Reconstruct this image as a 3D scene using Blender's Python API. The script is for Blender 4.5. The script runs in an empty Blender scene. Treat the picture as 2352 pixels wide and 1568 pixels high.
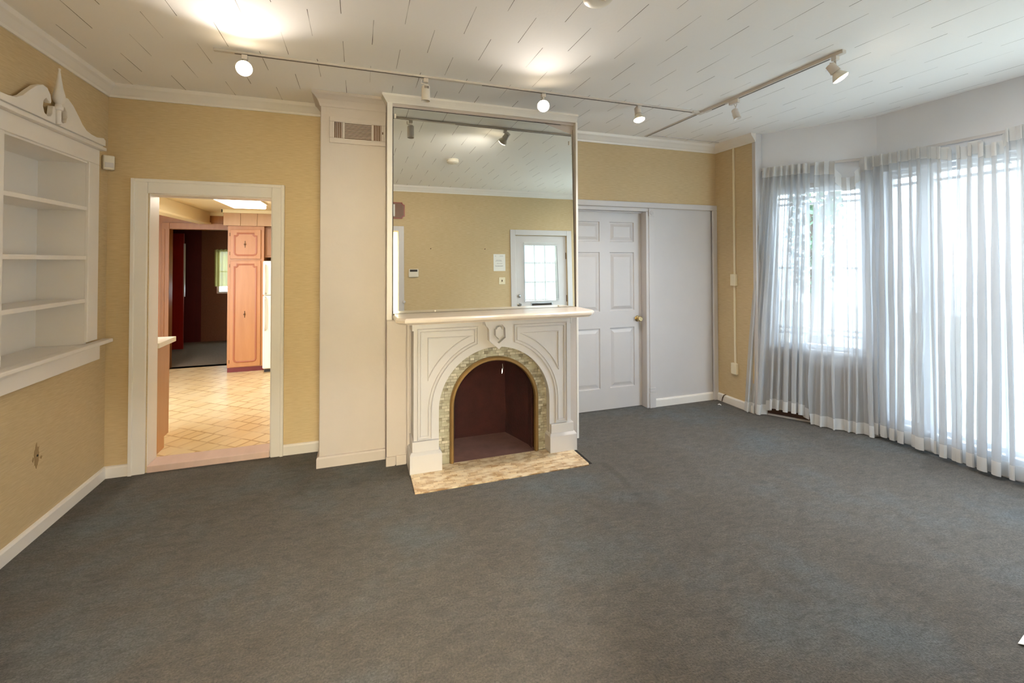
import bpy, bmesh, math, random
from math import sin, cos, pi, radians, sqrt, exp
from mathutils import Vector, Matrix, noise

S = bpy.context.scene
COL = S.collection

# ---------------------------------------------------------------- camera
def cam_setup():
    yaw, pitch, roll = radians(18.926), radians(.953), radians(.134)
    f = Vector((sin(yaw)*cos(pitch), cos(yaw)*cos(pitch), sin(pitch)))
    r = Vector((cos(yaw), -sin(yaw), 0))
    d = f.cross(r)
    r2 = cos(roll)*r + sin(roll)*d
    d2 = -sin(roll)*r + cos(roll)*d
    c = bpy.data.cameras.new('camera')
    o = bpy.data.objects.new('camera', c)
    COL.objects.link(o)
    M = Matrix.Identity(4)
    for i in range(3):
        M[i][0] = r2[i]; M[i][1] = -d2[i]; M[i][2] = -f[i]
    M[2][3] = 1.55
    o.matrix_world = M
    c.sensor_fit = 'HORIZONTAL'; c.sensor_width = 36
    c.lens = 36*1027.3/2352
    c.shift_y = -(784-581)/2352
    c.clip_start = .02
    S.camera = o
cam_setup()

# ---------------------------------------------------------------- world, exposure
S.view_settings.view_transform = 'Standard'
S.view_settings.look = 'None'
S.view_settings.exposure = 1.08
S.view_settings.gamma = 1
S.view_settings.use_curve_mapping = False
SKY = 7.2
W = bpy.data.worlds.new('world'); S.world = W; W.use_nodes = True
bg = W.node_tree.nodes['Background']
bg.inputs[0].default_value = (.75, .88, 1, 1); bg.inputs[1].default_value = SKY
S.cycles.use_denoising = True
try: S.cycles.denoiser = 'OPENIMAGEDENOISE'
except Exception: pass
S.cycles.max_bounces = 10; S.cycles.diffuse_bounces = 6; S.cycles.transparent_max_bounces = 16
S.cycles.sample_clamp_indirect = 6
S.cycles.caustics_reflective = False; S.cycles.caustics_refractive = False

def portal(cx, cy, cz, w, h, nx, ny):
    l = bpy.data.lights.new('daylight_portal', 'AREA'); l.shape = 'RECTANGLE'; l.size = w; l.size_y = h
    l.cycles.is_portal = True
    o = bpy.data.objects.new('daylight_portal', l); COL.objects.link(o)
    o.location = (cx, cy, cz)
    o.rotation_euler = Vector((nx, ny, 0)).to_track_quat('-Z', 'Z').to_euler()
    return o
portal(4.22, 3.19, 1.46, .78, 1.6, -.835, -.55)
portal(4.50, 1.95, 1.25, 1.45, 2.2, -1, 0)
portal(4.22, .66, 1.38, .86, 2.1, -.835, .55)
portal(2.92, .04, 1.52, .66, 1.0, 0, 1)

# ---------------------------------------------------------------- helpers
def srgb(r, g, b):
    return tuple((c/255/12.92) if c/255 <= .04045 else ((c/255+.055)/1.055)**2.4 for c in (r, g, b)) + (1,)

def newmat(name):
    m = bpy.data.materials.new(name); m.use_nodes = True
    nt = m.node_tree
    return m, nt, nt.nodes['Principled BSDF']

def N(nt, t, **kw):
    n = nt.nodes.new(t)
    for k, v in kw.items():
        if k.startswith('i_'):
            key = k[2:]
            n.inputs[int(key) if key.isdigit() else key].default_value = v
        else: setattr(n, k, v)
    return n

def mat(name, col, rough=.5, var=.06, scale=6, bump=0.0, bscale=80, metal=0, spec=.5, aniso=None, col2=None):
    m, nt, b = newmat(name)
    b.inputs['Roughness'].default_value = rough
    b.inputs['Metallic'].default_value = metal
    b.inputs['Specular IOR Level'].default_value = spec
    tc = N(nt, 'ShaderNodeTexCoord'); mp = N(nt, 'ShaderNodeMapping')
    if aniso: mp.inputs['Scale'].default_value = aniso
    nt.links.new(tc.outputs['Object'], mp.inputs[0])
    nz = N(nt, 'ShaderNodeTexNoise', i_Scale=scale, i_Detail=5.0, i_Roughness=.6)
    nt.links.new(mp.outputs[0], nz.inputs['Vector'])
    mx = N(nt, 'ShaderNodeMix', data_type='RGBA')
    c2 = col2 or tuple(min(1, c*(1-var*2.2)) for c in col[:3]) + (1,)
    c1 = tuple(min(1, c*(1+var)) for c in col[:3]) + (1,) if not col2 else col
    mx.inputs[6].default_value = c1; mx.inputs[7].default_value = c2
    nt.links.new(nz.outputs['Fac'], mx.inputs[0])
    nt.links.new(mx.outputs[2], b.inputs['Base Color'])
    if bump:
        n2 = N(nt, 'ShaderNodeTexNoise', i_Scale=bscale, i_Detail=4.0)
        nt.links.new(mp.outputs[0], n2.inputs['Vector'])
        bp = N(nt, 'ShaderNodeBump', i_Strength=bump, i_Distance=.01)
        nt.links.new(n2.outputs['Fac'], bp.inputs['Height'])
        nt.links.new(bp.outputs[0], b.inputs['Normal'])
    return m

MT = {}
MT['white'] = mat('white_gloss_paint', srgb(208, 205, 206), .35, .03, 3, .04, 30)
MT['trim'] = mat('white_paint_lightened', srgb(238, 234, 229), .35, .03, 3, .04, 30)  # same white paint, colour raised where too little light falls
MT['cream'] = mat('cream_plaster_paint', srgb(194, 184, 178), .55, .05, 2.5, .08, 40)
MT['baywhite'] = mat('white_bay_paint', srgb(226, 229, 236), .6, .03, 2, .05, 30)
MT['plastic'] = mat('off_white_plastic', srgb(226, 220, 206), .35, .02)
MT['almond'] = mat('almond_plastic', srgb(236, 226, 198), .4, .03)
MT['track'] = mat('white_enamel', srgb(214, 208, 202), .35, .02)
MT['dark'] = mat('dark_void', srgb(28, 24, 22), .8, .1)
MT['slot'] = mat('dark_slot', srgb(60, 54, 50), .7, .1)
MT['brass'] = mat('aged_brass', srgb(150, 120, 75), .42, .12, 14, .05, 60, metal=.7)
MT['knob'] = mat('polished_brass', srgb(225, 200, 150), .18, .03, metal=1)
MT['chrome'] = mat('chrome', srgb(205, 205, 205), .15, .02, metal=1)
MT['bronze'] = mat('dark_bronze', srgb(95, 62, 34), .4, .1, metal=.6)
MT['marble'] = mat('pale_stone_mantel', srgb(242, 230, 218), .22, .08, 5, 0, aniso=(1, 4, 4))
MT['appl'] = mat('white_appliance_enamel', srgb(238, 234, 220), .25, .01)
MT['laminate'] = mat('white_laminate', srgb(236, 230, 214), .3, .02)
MT['panelbrown'] = mat('dark_brown_board', srgb(84, 58, 48), .55, .2, 4, .05, 40, aniso=(1, 1, .2))
MT['hearthfloor'] = mat('pink_firebrick', srgb(128, 92, 86), .9, .25, 6, .3, 60)
MT['paper'] = mat('white_paper', srgb(236, 236, 232), .7, .01)
MT['ink'] = mat('grey_ink', srgb(150, 150, 152), .7, .02)
MT['stain'] = mat('brown_wall_stain', srgb(168, 142, 102), .8, .2, 30)
MT['trunk'] = mat('tree_bark', srgb(80, 66, 54), .9, .2, 20, .4)
MT['leaf'] = mat('tree_leaves', srgb(64, 96, 66), .6, .3, 4)
MT['lawn'] = mat('pale_bounce_ground', srgb(196, 196, 186), .9, .2, 3)  # ground made pale so daylight bounces up indoors
MT['threshold'] = mat('pink_worn_threshold', srgb(216, 188, 176), .5, .08, 3, aniso=(4, 1, 1))
MT['hallwall'] = mat('hall_cream_paint', srgb(232, 218, 180), .6, .02)
MT['glasscrystal'] = mat('crystal', srgb(210, 205, 205), .1, .05, 30)

def wood(name, c1, c2, rough=.4, s=3, axis=(6, 6, .7), bump=.04):
    return mat(name, c1, rough, col2=c2, scale=s, aniso=axis, bump=bump, bscale=12)
MT['pantry'] = wood('honey_maple_wood', srgb(186, 130, 78), srgb(164, 104, 56))
MT['pantrydark'] = wood('honey_maple_dark', srgb(164, 92, 46), srgb(142, 74, 34))  # darker maple for the door mouldings and soffit core
MT['soffit'] = wood('pinkish_plank_wood', srgb(188, 150, 108), srgb(170, 128, 86))
MT['casing'] = wood('orange_pine_wood', srgb(166, 110, 54), srgb(136, 82, 34))
MT['redwood'] = wood('red_mahogany_wood', srgb(168, 38, 22), srgb(110, 16, 10), .3)
MT['toe'] = mat('dark_red_toe_kick', srgb(110, 28, 22), .5)
MT['pen'] = wood('tan_laminate_wood', srgb(200, 152, 108), srgb(184, 132, 88))
MT['brownwall'] = mat('rough_brown_plaster', srgb(136, 88, 66), .9, .25, 60, .4, 120)
MT['darkwall'] = mat('dark_maroon_panel', srgb(92, 14, 10), .45, .25, 6, aniso=(2, 2, .3))
MT['plaque'] = wood('walnut_wood', srgb(140, 100, 76), srgb(104, 66, 46))
MT['curtyellow'] = mat('yellow_green_cloth', srgb(214, 204, 140), .8, .08)

def ramp(nt, stops):
    r = N(nt, 'ShaderNodeValToRGB')
    el = r.color_ramp.elements
    while len(el) < len(stops): el.new(.5)
    for e, (p, c) in zip(el, stops): e.position = p; e.color = c
    return r

# grasscloth wallpaper
def wallpaper():
    m, nt, b = newmat('gold_grasscloth')
    tc = N(nt, 'ShaderNodeTexCoord')
    mp = N(nt, 'ShaderNodeMapping'); mp.inputs['Scale'].default_value = (14, 14, 160)
    nt.links.new(tc.outputs['Object'], mp.inputs[0])
    n1 = N(nt, 'ShaderNodeTexNoise', i_Scale=1.0, i_Detail=3.0); nt.links.new(mp.outputs[0], n1.inputs['Vector'])
    n2 = N(nt, 'ShaderNodeTexNoise', i_Scale=1.1, i_Detail=4.0); nt.links.new(tc.outputs['Object'], n2.inputs['Vector'])
    r = ramp(nt, [(.3, srgb(198, 175, 137)), (.7, srgb(211, 190, 153))])
    nt.links.new(n1.outputs['Fac'], r.inputs[0])
    r2 = ramp(nt, [(.3, (.93, .93, .90, 1)), (.7, (1, 1, 1, 1))])
    nt.links.new(n2.outputs['Fac'], r2.inputs[0])
    mx = N(nt, 'ShaderNodeMix', data_type='RGBA', blend_type='MULTIPLY'); mx.inputs[0].default_value = 1
    nt.links.new(r.outputs[0], mx.inputs[6]); nt.links.new(r2.outputs[0], mx.inputs[7])
    nt.links.new(mx.outputs[2], b.inputs['Base Color'])
    b.inputs['Roughness'].default_value = .75
    bp = N(nt, 'ShaderNodeBump', i_Strength=.25, i_Distance=.004)
    nt.links.new(n1.outputs['Fac'], bp.inputs['Height']); nt.links.new(bp.outputs[0], b.inputs['Normal'])
    return m
MT['wallpaper'] = wallpaper()

def carpet():
    m, nt, b = newmat('slate_carpet')
    tc = N(nt, 'ShaderNodeTexCoord')
    big = N(nt, 'ShaderNodeTexNoise', i_Scale=1.1, i_Detail=6.0, i_Roughness=.62)
    med = N(nt, 'ShaderNodeTexNoise', i_Scale=13.0, i_Detail=8.0, i_Roughness=.78)
    med.inputs['Distortion'].default_value = .8
    fine = N(nt, 'ShaderNodeTexNoise', i_Scale=110.0, i_Detail=4.0, i_Roughness=.8)
    mp = N(nt, 'ShaderNodeMapping'); mp.inputs['Rotation'].default_value = (0, 0, .5); mp.inputs['Scale'].default_value = (1, 2.1, 1)
    nt.links.new(tc.outputs['Object'], mp.inputs[0])
    for n in (big, fine): nt.links.new(tc.outputs['Object'], n.inputs['Vector'])
    nt.links.new(mp.outputs[0], med.inputs['Vector'])
    r1 = ramp(nt, [(.32, srgb(98, 89, 78)), (.5, srgb(105, 99, 92)), (.68, srgb(103, 111, 116))])
    nt.links.new(big.outputs['Fac'], r1.inputs[0])
    r2 = ramp(nt, [(.30, (.52, .52, .53, 1)), (.5, (.98, .98, .98, 1)), (.70, (1.36, 1.36, 1.34, 1))])
    nt.links.new(med.outputs['Fac'], r2.inputs[0])
    r3 = ramp(nt, [(.32, (.42, .42, .42, 1)), (.68, (1.6, 1.6, 1.6, 1))])
    nt.links.new(fine.outputs['Fac'], r3.inputs[0])
    m1 = N(nt, 'ShaderNodeMix', data_type='RGBA', blend_type='MULTIPLY'); m1.inputs[0].default_value = 1
    m2 = N(nt, 'ShaderNodeMix', data_type='RGBA', blend_type='MULTIPLY'); m2.inputs[0].default_value = 1
    nt.links.new(r1.outputs[0], m1.inputs[6]); nt.links.new(r2.outputs[0], m1.inputs[7])
    nt.links.new(m1.outputs[2], m2.inputs[6]); nt.links.new(r3.outputs[0], m2.inputs[7])
    st = N(nt, 'ShaderNodeTexNoise', i_Scale=1.7, i_Detail=3.0, i_Roughness=.55); st.inputs['Distortion'].default_value = 1.2
    mo = N(nt, 'ShaderNodeMapping'); mo.inputs['Location'].default_value = (3.3, 7.1, 0); nt.links.new(tc.outputs['Object'], mo.inputs[0]); nt.links.new(mo.outputs[0], st.inputs['Vector'])
    rs = ramp(nt, [(.24, (.62, .57, .50, 1)), (.40, (1, 1, 1, 1))]); nt.links.new(st.outputs['Fac'], rs.inputs[0])
    m3 = N(nt, 'ShaderNodeMix', data_type='RGBA', blend_type='MULTIPLY'); m3.inputs[0].default_value = 1
    nt.links.new(m2.outputs[2], m3.inputs[6]); nt.links.new(rs.outputs[0], m3.inputs[7])
    nt.links.new(m3.outputs[2], b.inputs['Base Color'])
    b.inputs['Roughness'].default_value = 1; b.inputs['Specular IOR Level'].default_value = .1
    try:
        b.inputs['Sheen Weight'].default_value = .25; b.inputs['Sheen Roughness'].default_value = .6
    except Exception: pass
    ad = N(nt, 'ShaderNodeMath', operation='ADD')
    nt.links.new(fine.outputs['Fac'], ad.inputs[0]); nt.links.new(med.outputs['Fac'], ad.inputs[1])
    bp = N(nt, 'ShaderNodeBump', i_Strength=1.0, i_Distance=.02)
    nt.links.new(ad.outputs[0], bp.inputs['Height']); nt.links.new(bp.outputs[0], b.inputs['Normal'])
    return m
MT['carpet'] = carpet()

def tiles():
    m, nt, b = newmat('ceiling_tile')
    tc = N(nt, 'ShaderNodeTexCoord')
    mp = N(nt, 'ShaderNodeMapping')
    # rows run along X, 0.297 deep in Y; joints every 0.3245 in X, staggered row to row
    mp.inputs['Location'].default_value = (.3245-.237+.003, .297*4-.099+.012, 0)
    nt.links.new(tc.outputs['Object'], mp.inputs[0])
    br = N(nt, 'ShaderNodeTexBrick', i_Scale=1.0)
    br.offset = .5; br.offset_frequency = 2; br.squash = 1
    br.inputs['Brick Width'].default_value = .3245; br.inputs['Row Height'].default_value = .297
    br.inputs['Mortar Size'].default_value = .0019; br.inputs['Mortar Smooth'].default_value = .3
    br.inputs['Color1'].default_value = (1, 1, 1, 1); br.inputs['Color2'].default_value = (1, 1, 1, 1)
    br.inputs['Mortar'].default_value = (0, 0, 0, 1)
    nt.links.new(mp.outputs[0], br.inputs['Vector'])
    # keep only the joints that run in Y (drop the row joints): mask near row boundaries
    sx = N(nt, 'ShaderNodeSeparateXYZ'); nt.links.new(mp.outputs[0], sx.inputs[0])
    dv = N(nt, 'ShaderNodeMath', operation='DIVIDE'); dv.inputs[1].default_value = .297
    nt.links.new(sx.outputs[1], dv.inputs[0])
    fr = N(nt, 'ShaderNodeMath', operation='FRACT'); nt.links.new(dv.outputs[0], fr.inputs[0])
    sb = N(nt, 'ShaderNodeMath', operation='SUBTRACT'); sb.inputs[1].default_value = .5; nt.links.new(fr.outputs[0], sb.inputs[0])
    ab = N(nt, 'ShaderNodeMath', operation='ABSOLUTE'); nt.links.new(sb.outputs[0], ab.inputs[0])
    lt = N(nt, 'ShaderNodeMath', operation='LESS_THAN'); lt.inputs[1].default_value = .482; nt.links.new(ab.outputs[0], lt.inputs[0])
    inv = N(nt, 'ShaderNodeMath', operation='SUBTRACT'); inv.inputs[0].default_value = 1; nt.links.new(br.outputs['Color'], inv.inputs[1])
    nz = N(nt, 'ShaderNodeTexNoise', i_Scale=3.5, i_Detail=2.0); nt.links.new(tc.outputs['Object'], nz.inputs['Vector'])
    rn = ramp(nt, [(.35, (.25, .25, .25, 1)), (.6, (1, 1, 1, 1))]); nt.links.new(nz.outputs['Fac'], rn.inputs[0])
    lo = N(nt, 'ShaderNodeMath', operation='MAXIMUM'); lo.inputs[1].default_value = .02; nt.links.new(lt.outputs[0], lo.inputs[0])
    mk = N(nt, 'ShaderNodeMath', operation='MULTIPLY'); nt.links.new(inv.outputs[0], mk.inputs[0]); nt.links.new(lo.outputs[0], mk.inputs[1])
    mk2 = N(nt, 'ShaderNodeMath', operation='MULTIPLY'); nt.links.new(mk.outputs[0], mk2.inputs[0]); nt.links.new(rn.outputs[0], mk2.inputs[1])
    mx = N(nt, 'ShaderNodeMix', data_type='RGBA')
    mx.inputs[6].default_value = srgb(248, 247, 246); mx.inputs[7].default_value = srgb(96, 88, 82)
    nt.links.new(mk2.outputs[0], mx.inputs[0])
    nt.links.new(mx.outputs[2], b.inputs['Base Color'])
    b.inputs['Roughness'].default_value = .85; b.inputs['Specular IOR Level'].default_value = .2
    n2 = N(nt, 'ShaderNodeTexNoise', i_Scale=60.0, i_Detail=4.0); nt.links.new(tc.outputs['Object'], n2.inputs['Vector'])
    bp = N(nt, 'ShaderNodeBump', i_Strength=.12, i_Distance=.004)
    nt.links.new(n2.outputs['Fac'], bp.inputs['Height']); nt.links.new(bp.outputs[0], b.inputs['Normal'])
    return m
MT['ceiling'] = tiles()

def mosaic(name, ca, cb, cc, w, h, rot=(0, 0, 0), mortar=.0012, mcol=None):
    m, nt, b = newmat(name)
    tc = N(nt, 'ShaderNodeTexCoord'); mp = N(nt, 'ShaderNodeMapping'); mp.inputs['Rotation'].default_value = rot
    nt.links.new(tc.outputs['Object'], mp.inputs[0])
    br = N(nt, 'ShaderNodeTexBrick', i_Scale=1.0); br.offset = .43; br.squash = .7; br.squash_frequency = 3
    br.inputs['Brick Width'].default_value = w; br.inputs['Row Height'].default_value = h
    br.inputs['Mortar Size'].default_value = mortar
    br.inputs['Color1'].default_value = ca; br.inputs['Color2'].default_value = cb
    br.inputs['Mortar'].default_value = mcol or tuple(c*.55 for c in cb[:3]) + (1,)
    nt.links.new(mp.outputs[0], br.inputs['Vector'])
    mp2 = N(nt, 'ShaderNodeMapping'); mp2.inputs['Scale'].default_value = (1/w*.9, 1/h*.45, 1)
    nt.links.new(mp.outputs[0], mp2.inputs[0])
    nz = N(nt, 'ShaderNodeTexNoise', i_Scale=1.0, i_Detail=2.0); nt.links.new(mp2.outputs[0], nz.inputs['Vector'])
    rn = ramp(nt, [(.42, (0, 0, 0, 1)), (.66, (1, 1, 1, 1))]); nt.links.new(nz.outputs['Fac'], rn.inputs[0])
    mx = N(nt, 'ShaderNodeMix', data_type='RGBA'); mx.inputs[7].default_value = cc
    nt.links.new(rn.outputs[0], mx.inputs[0]); nt.links.new(br.outputs['Color'], mx.inputs[6])
    nt.links.new(mx.outputs[2], b.inputs['Base Color'])
    b.inputs['Roughness'].default_value = .3
    bp = N(nt, 'ShaderNodeBump', i_Strength=.3, i_Distance=.003)
    nt.links.new(br.outputs['Fac'], bp.inputs['Height']); bp.invert = True
    nt.links.new(bp.outputs[0], b.inputs['Normal'])
    return m
MT['hearth'] = mosaic('tan_onyx_mosaic', srgb(236, 214, 176), srgb(178, 140, 98), srgb(230, 214, 184), .075, .022)
MT['facing'] = mosaic('green_onyx_mosaic', srgb(206, 200, 184), srgb(112, 103, 82), srgb(164, 158, 138), .048, .022, rot=(radians(90), 0, 0))
MT['vinyl'] = mosaic('cream_diamond_vinyl', srgb(240, 218, 172), srgb(228, 200, 148), srgb(236, 214, 170), .15, .15, rot=(0, 0, radians(38)), mortar=.009, mcol=srgb(200, 164, 108))
MT['firebrick'] = mat('sooty_firebrick', srgb(74, 30, 26), .95, col2=srgb(22, 8, 8), scale=7, bump=.5, bscale=70)

def sheer(name, t, col=(.93, .94, .96, 1)):
    m, nt, b = newmat(name)
    nt.nodes.remove(b)
    out = nt.nodes['Material Output']
    tr = N(nt, 'ShaderNodeBsdfTransparent')
    di = N(nt, 'ShaderNodeBsdfDiffuse'); tl = N(nt, 'ShaderNodeBsdfTranslucent')
    tc = N(nt, 'ShaderNodeTexCoord'); nz = N(nt, 'ShaderNodeTexNoise', i_Scale=2.0, i_Detail=4.0)
    nt.links.new(tc.outputs['Object'], nz.inputs['Vector'])
    rn = ramp(nt, [(.3, tuple(c*.96 for c in col[:3])+(1,)), (.7, col)]); nt.links.new(nz.outputs['Fac'], rn.inputs[0])
    nt.links.new(rn.outputs[0], di.inputs[0]); nt.links.new(rn.outputs[0], tl.inputs[0])
    m1 = N(nt, 'ShaderNodeMixShader'); m1.inputs[0].default_value = .27
    nt.links.new(di.outputs[0], m1.inputs[1]); nt.links.new(tl.outputs[0], m1.inputs[2])
    m2 = N(nt, 'ShaderNodeMixShader'); m2.inputs[0].default_value = 1-t
    nt.links.new(tr.outputs[0], m2.inputs[1]); nt.links.new(m1.outputs[0], m2.inputs[2])
    nt.links.new(m2.outputs[0], out.inputs[0])
    return m
MT['sheer'] = sheer('white_sheer_voile', .33, (.68, .70, .73, 1))
MT['sheerband'] = sheer('doubled_white_voile', .05, (.80, .81, .82, 1))

def glass():
    m, nt, b = newmat('window_glass'); nt.nodes.remove(b)
    out = nt.nodes['Material Output']
    tr = N(nt, 'ShaderNodeBsdfTransparent'); tr.inputs[0].default_value = (.96, .98, .98, 1)
    gl = N(nt, 'ShaderNodeBsdfGlossy'); gl.inputs['Roughness'].default_value = .02
    mx = N(nt, 'ShaderNodeMixShader'); mx.inputs[0].default_value = .06
    nt.links.new(tr.outputs[0], mx.inputs[1]); nt.links.new(gl.outputs[0], mx.inputs[2])
    nt.links.new(mx.outputs[0], out.inputs[0])
    return m
MT['glass'] = glass()

def mirror_mat():
    m, nt, b = newmat('mirror_silver'); nt.nodes.remove(b)
    out = nt.nodes['Material Output']
    gl = N(nt, 'ShaderNodeBsdfGlossy'); gl.inputs['Roughness'].default_value = 0
    gl.inputs['Color'].default_value = (.90, .93, .88, 1)
    nt.links.new(gl.outputs[0], out.inputs[0])
    return m
MT['mirror'] = mirror_mat()

def emit(name, col, st):
    m, nt, b = newmat(name)
    b.inputs['Base Color'].default_value = (.9, .9, .9, 1)
    b.inputs['Emission Color'].default_value = col; b.inputs['Emission Strength'].default_value = st
    return m
MT['bulb'] = emit('lit_bulb_face', (1, .80, .55, 1), 30)
MT['tube'] = emit('fluorescent_diffuser', (1, .95, .86, 1), 2.6)
MT['hallglow'] = emit('hall_fill_glass', (1, .92, .78, 1), 6)  # glow of the added hall lamp

def siding():
    m, nt, b = newmat('white_lap_siding')
    tc = N(nt, 'ShaderNodeTexCoord')
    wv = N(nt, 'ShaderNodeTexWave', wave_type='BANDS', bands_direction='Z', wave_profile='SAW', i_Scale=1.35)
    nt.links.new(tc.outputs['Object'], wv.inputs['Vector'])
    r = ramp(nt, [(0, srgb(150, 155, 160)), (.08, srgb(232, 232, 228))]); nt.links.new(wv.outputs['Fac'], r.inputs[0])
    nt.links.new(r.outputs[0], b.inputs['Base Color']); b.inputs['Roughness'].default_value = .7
    return m
MT['siding'] = siding()

# ---- mesh helpers
def add_box(bm, x0, x1, y0, y1, z0, z1, M=None):
    vs = [bm.verts.new(Vector((x, y, z)) if M is None else M @ Vector((x, y, z)))
          for x in (x0, x1) for y in (y0, y1) for z in (z0, z1)]
    for f in ((0, 1, 3, 2), (4, 6, 7, 5), (0, 4, 5, 1), (2, 3, 7, 6), (0, 2, 6, 4), (1, 5, 7, 3)):
        bm.faces.new([vs[i] for i in f])

def add_prism(bm, pts, a, b, plane='XZ', M=None):
    """extrude a closed 2-D outline between a and b along the third axis"""
    def P(u, v, w):
        p = {'XZ': (u, w, v), 'YZ': (w, u, v), 'XY': (u, v, w)}[plane]
        p = Vector(p); return p if M is None else M @ p
    A = [bm.verts.new(P(u, v, a)) for u, v in pts]; B = [bm.verts.new(P(u, v, b)) for u, v in pts]
    bm.faces.new(A); bm.faces.new(B[::-1])
    n = len(pts)
    for i in range(n): bm.faces.new((A[i], B[i], B[(i+1) % n], A[(i+1) % n]))

def add_plate_hole(bm, outer, inner, a, b, plane='XZ'):
    """band between two open/closed outlines with equal counts (outer[i] pairs inner[i]), extruded a..b; closed=False"""
    def P(u, v, w): return Vector({'XZ': (u, w, v), 'YZ': (w, u, v), 'XY': (u, v, w)}[plane])
    O1 = [bm.verts.new(P(*p, a)) for p in outer]; I1 = [bm.verts.new(P(*p, a)) for p in inner]
    O2 = [bm.verts.new(P(*p, b)) for p in outer]; I2 = [bm.verts.new(P(*p, b)) for p in inner]
    n = len(outer)
    for i in range(n-1):
        bm.faces.new((O1[i], O1[i+1], I1[i+1], I1[i])); bm.faces.new((O2[i], I2[i], I2[i+1], O2[i+1]))
        bm.faces.new((O1[i], O2[i], O2[i+1], O1[i+1])); bm.faces.new((I1[i], I1[i+1], I2[i+1], I2[i]))
    for k in (0, n-1): bm.faces.new((O1[k], I1[k], I2[k], O2[k]))

def add_lathe(bm, prof, M, seg=24, cap=True):
    """prof: (r, h) list along local Z"""
    rings = []
    for r, h in prof:
        rings.append([bm.verts.new(M @ Vector((r*cos(2*pi*i/seg), r*sin(2*pi*i/seg), h))) for i in range(seg)])
    for a, b in zip(rings, rings[1:]):
        for i in range(seg): bm.faces.new((a[i], a[(i+1) % seg], b[(i+1) % seg], b[i]))
    if cap: bm.faces.new(rings[0][::-1]); bm.faces.new(rings[-1])

def add_tube(bm, pts, r, seg=8):
    pts = [Vector(p) for p in pts]; rings = []
    up = Vector((.13, .21, .97))
    for i, p in enumerate(pts):
        t = (pts[min(i+1, len(pts)-1)] - pts[max(i-1, 0)]).normalized()
        u = t.cross(up).normalized(); v = t.cross(u).normalized()
        rr = r[i] if isinstance(r, (list, tuple)) else r
        rings.append([bm.verts.new(p + rr*(cos(2*pi*k/seg)*u + sin(2*pi*k/seg)*v)) for k in range(seg)])
    for a, b in zip(rings, rings[1:]):
        for i in range(seg): bm.faces.new((a[i], a[(i+1) % seg], b[(i+1) % seg], b[i]))
    bm.faces.new(rings[0][::-1]); bm.faces.new(rings[-1])

def add_sweep(bm, path, prof, closed=False, plane='XY', base=0.0, side=1):
    """sweep closed profile [(out, h)] along a 2-D path with mitred corners.
    plane XY: path horizontal, h = Z. plane XZ/YZ: path vertical in that plane, out stays in the plane, h goes along the third axis."""
    n = len(path); rings = []
    for i, p in enumerate(path):
        p = Vector(p)
        def seg(j):
            a = Vector(path[j % n]); b = Vector(path[(j+1) % n]); return (b-a).normalized()
        if closed: d0, d1 = seg(i-1), seg(i)
        else: d0 = seg(i-1) if i > 0 else seg(0); d1 = seg(i) if i < n-1 else seg(n-2)
        n0 = Vector((-d0.y, d0.x))*side; n1 = Vector((-d1.y, d1.x))*side
        m = (n0+n1)
        if m.length < 1e-6: m = n0
        m.normalize(); m /= max(.35, m.dot(n0))
        ring = []
        for o, h in prof:
            q = p + m*o
            ring.append(bm.verts.new({'XY': (q.x, q.y, h), 'XZ': (q.x, base+h, q.y), 'YZ': (base+h, q.x, q.y)}[plane]))
        rings.append(ring)
    k = len(prof)
    pairs = list(zip(rings, rings[1:])) + ([(rings[-1], rings[0])] if closed else [])
    for a, b in pairs:
        for i in range(k): bm.faces.new((a[i], a[(i+1) % k], b[(i+1) % k], b[i]))
    if not closed: bm.faces.new(rings[0][::-1]); bm.faces.new(rings[-1])

def obj(name, bm, m, parent=None, smooth=False, bevel=0, label=None):
    bmesh.ops.recalc_face_normals(bm, faces=bm.faces[:])
    me = bpy.data.meshes.new(name); bm.to_mesh(me); bm.free()
    for mm in (m if isinstance(m, (list, tuple)) else [m]): me.materials.append(MT[mm] if isinstance(mm, str) else mm)
    o = bpy.data.objects.new(name, me); COL.objects.link(o)
    if parent is not None:
        o.parent = parent
        o.matrix_parent_inverse = parent.matrix_basis.inverted()
    if smooth:
        for p in me.polygons: p.use_smooth = True
        try: me.set_sharp_from_angle(angle=radians(40))
        except Exception: pass
    if bevel:
        md = o.modifiers.new('bevel', 'BEVEL'); md.width = bevel; md.segments = 2; md.limit_method = 'ANGLE'
    if label: o['label'] = label
    return o

def boxes(name, lst, m, parent=None, bevel=0, label=None):
    bm = bmesh.new()
    for b in lst: add_box(bm, *b)
    return obj(name, bm, m, parent, bevel=bevel, label=label)

def tag(o, label, cat, group=None):
    o['label'] = label; o['category'] = cat
    if group: o['group'] = group
    return o
def thing(name, label, cat, loc=(0, 0, 0), group=None):
    o = bpy.data.objects.new(name, None); COL.objects.link(o); o.location = loc
    o.empty_display_size = .05
    bpy.context.view_layer.update() if False else None
    return tag(o, label, cat, group)
def struct(o):
    o['kind'] = 'structure'; return o
def sempty(name, loc=(0, 0, 0)):
    o = bpy.data.objects.new(name, None); COL.objects.link(o); o.location = loc; return struct(o)

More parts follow.
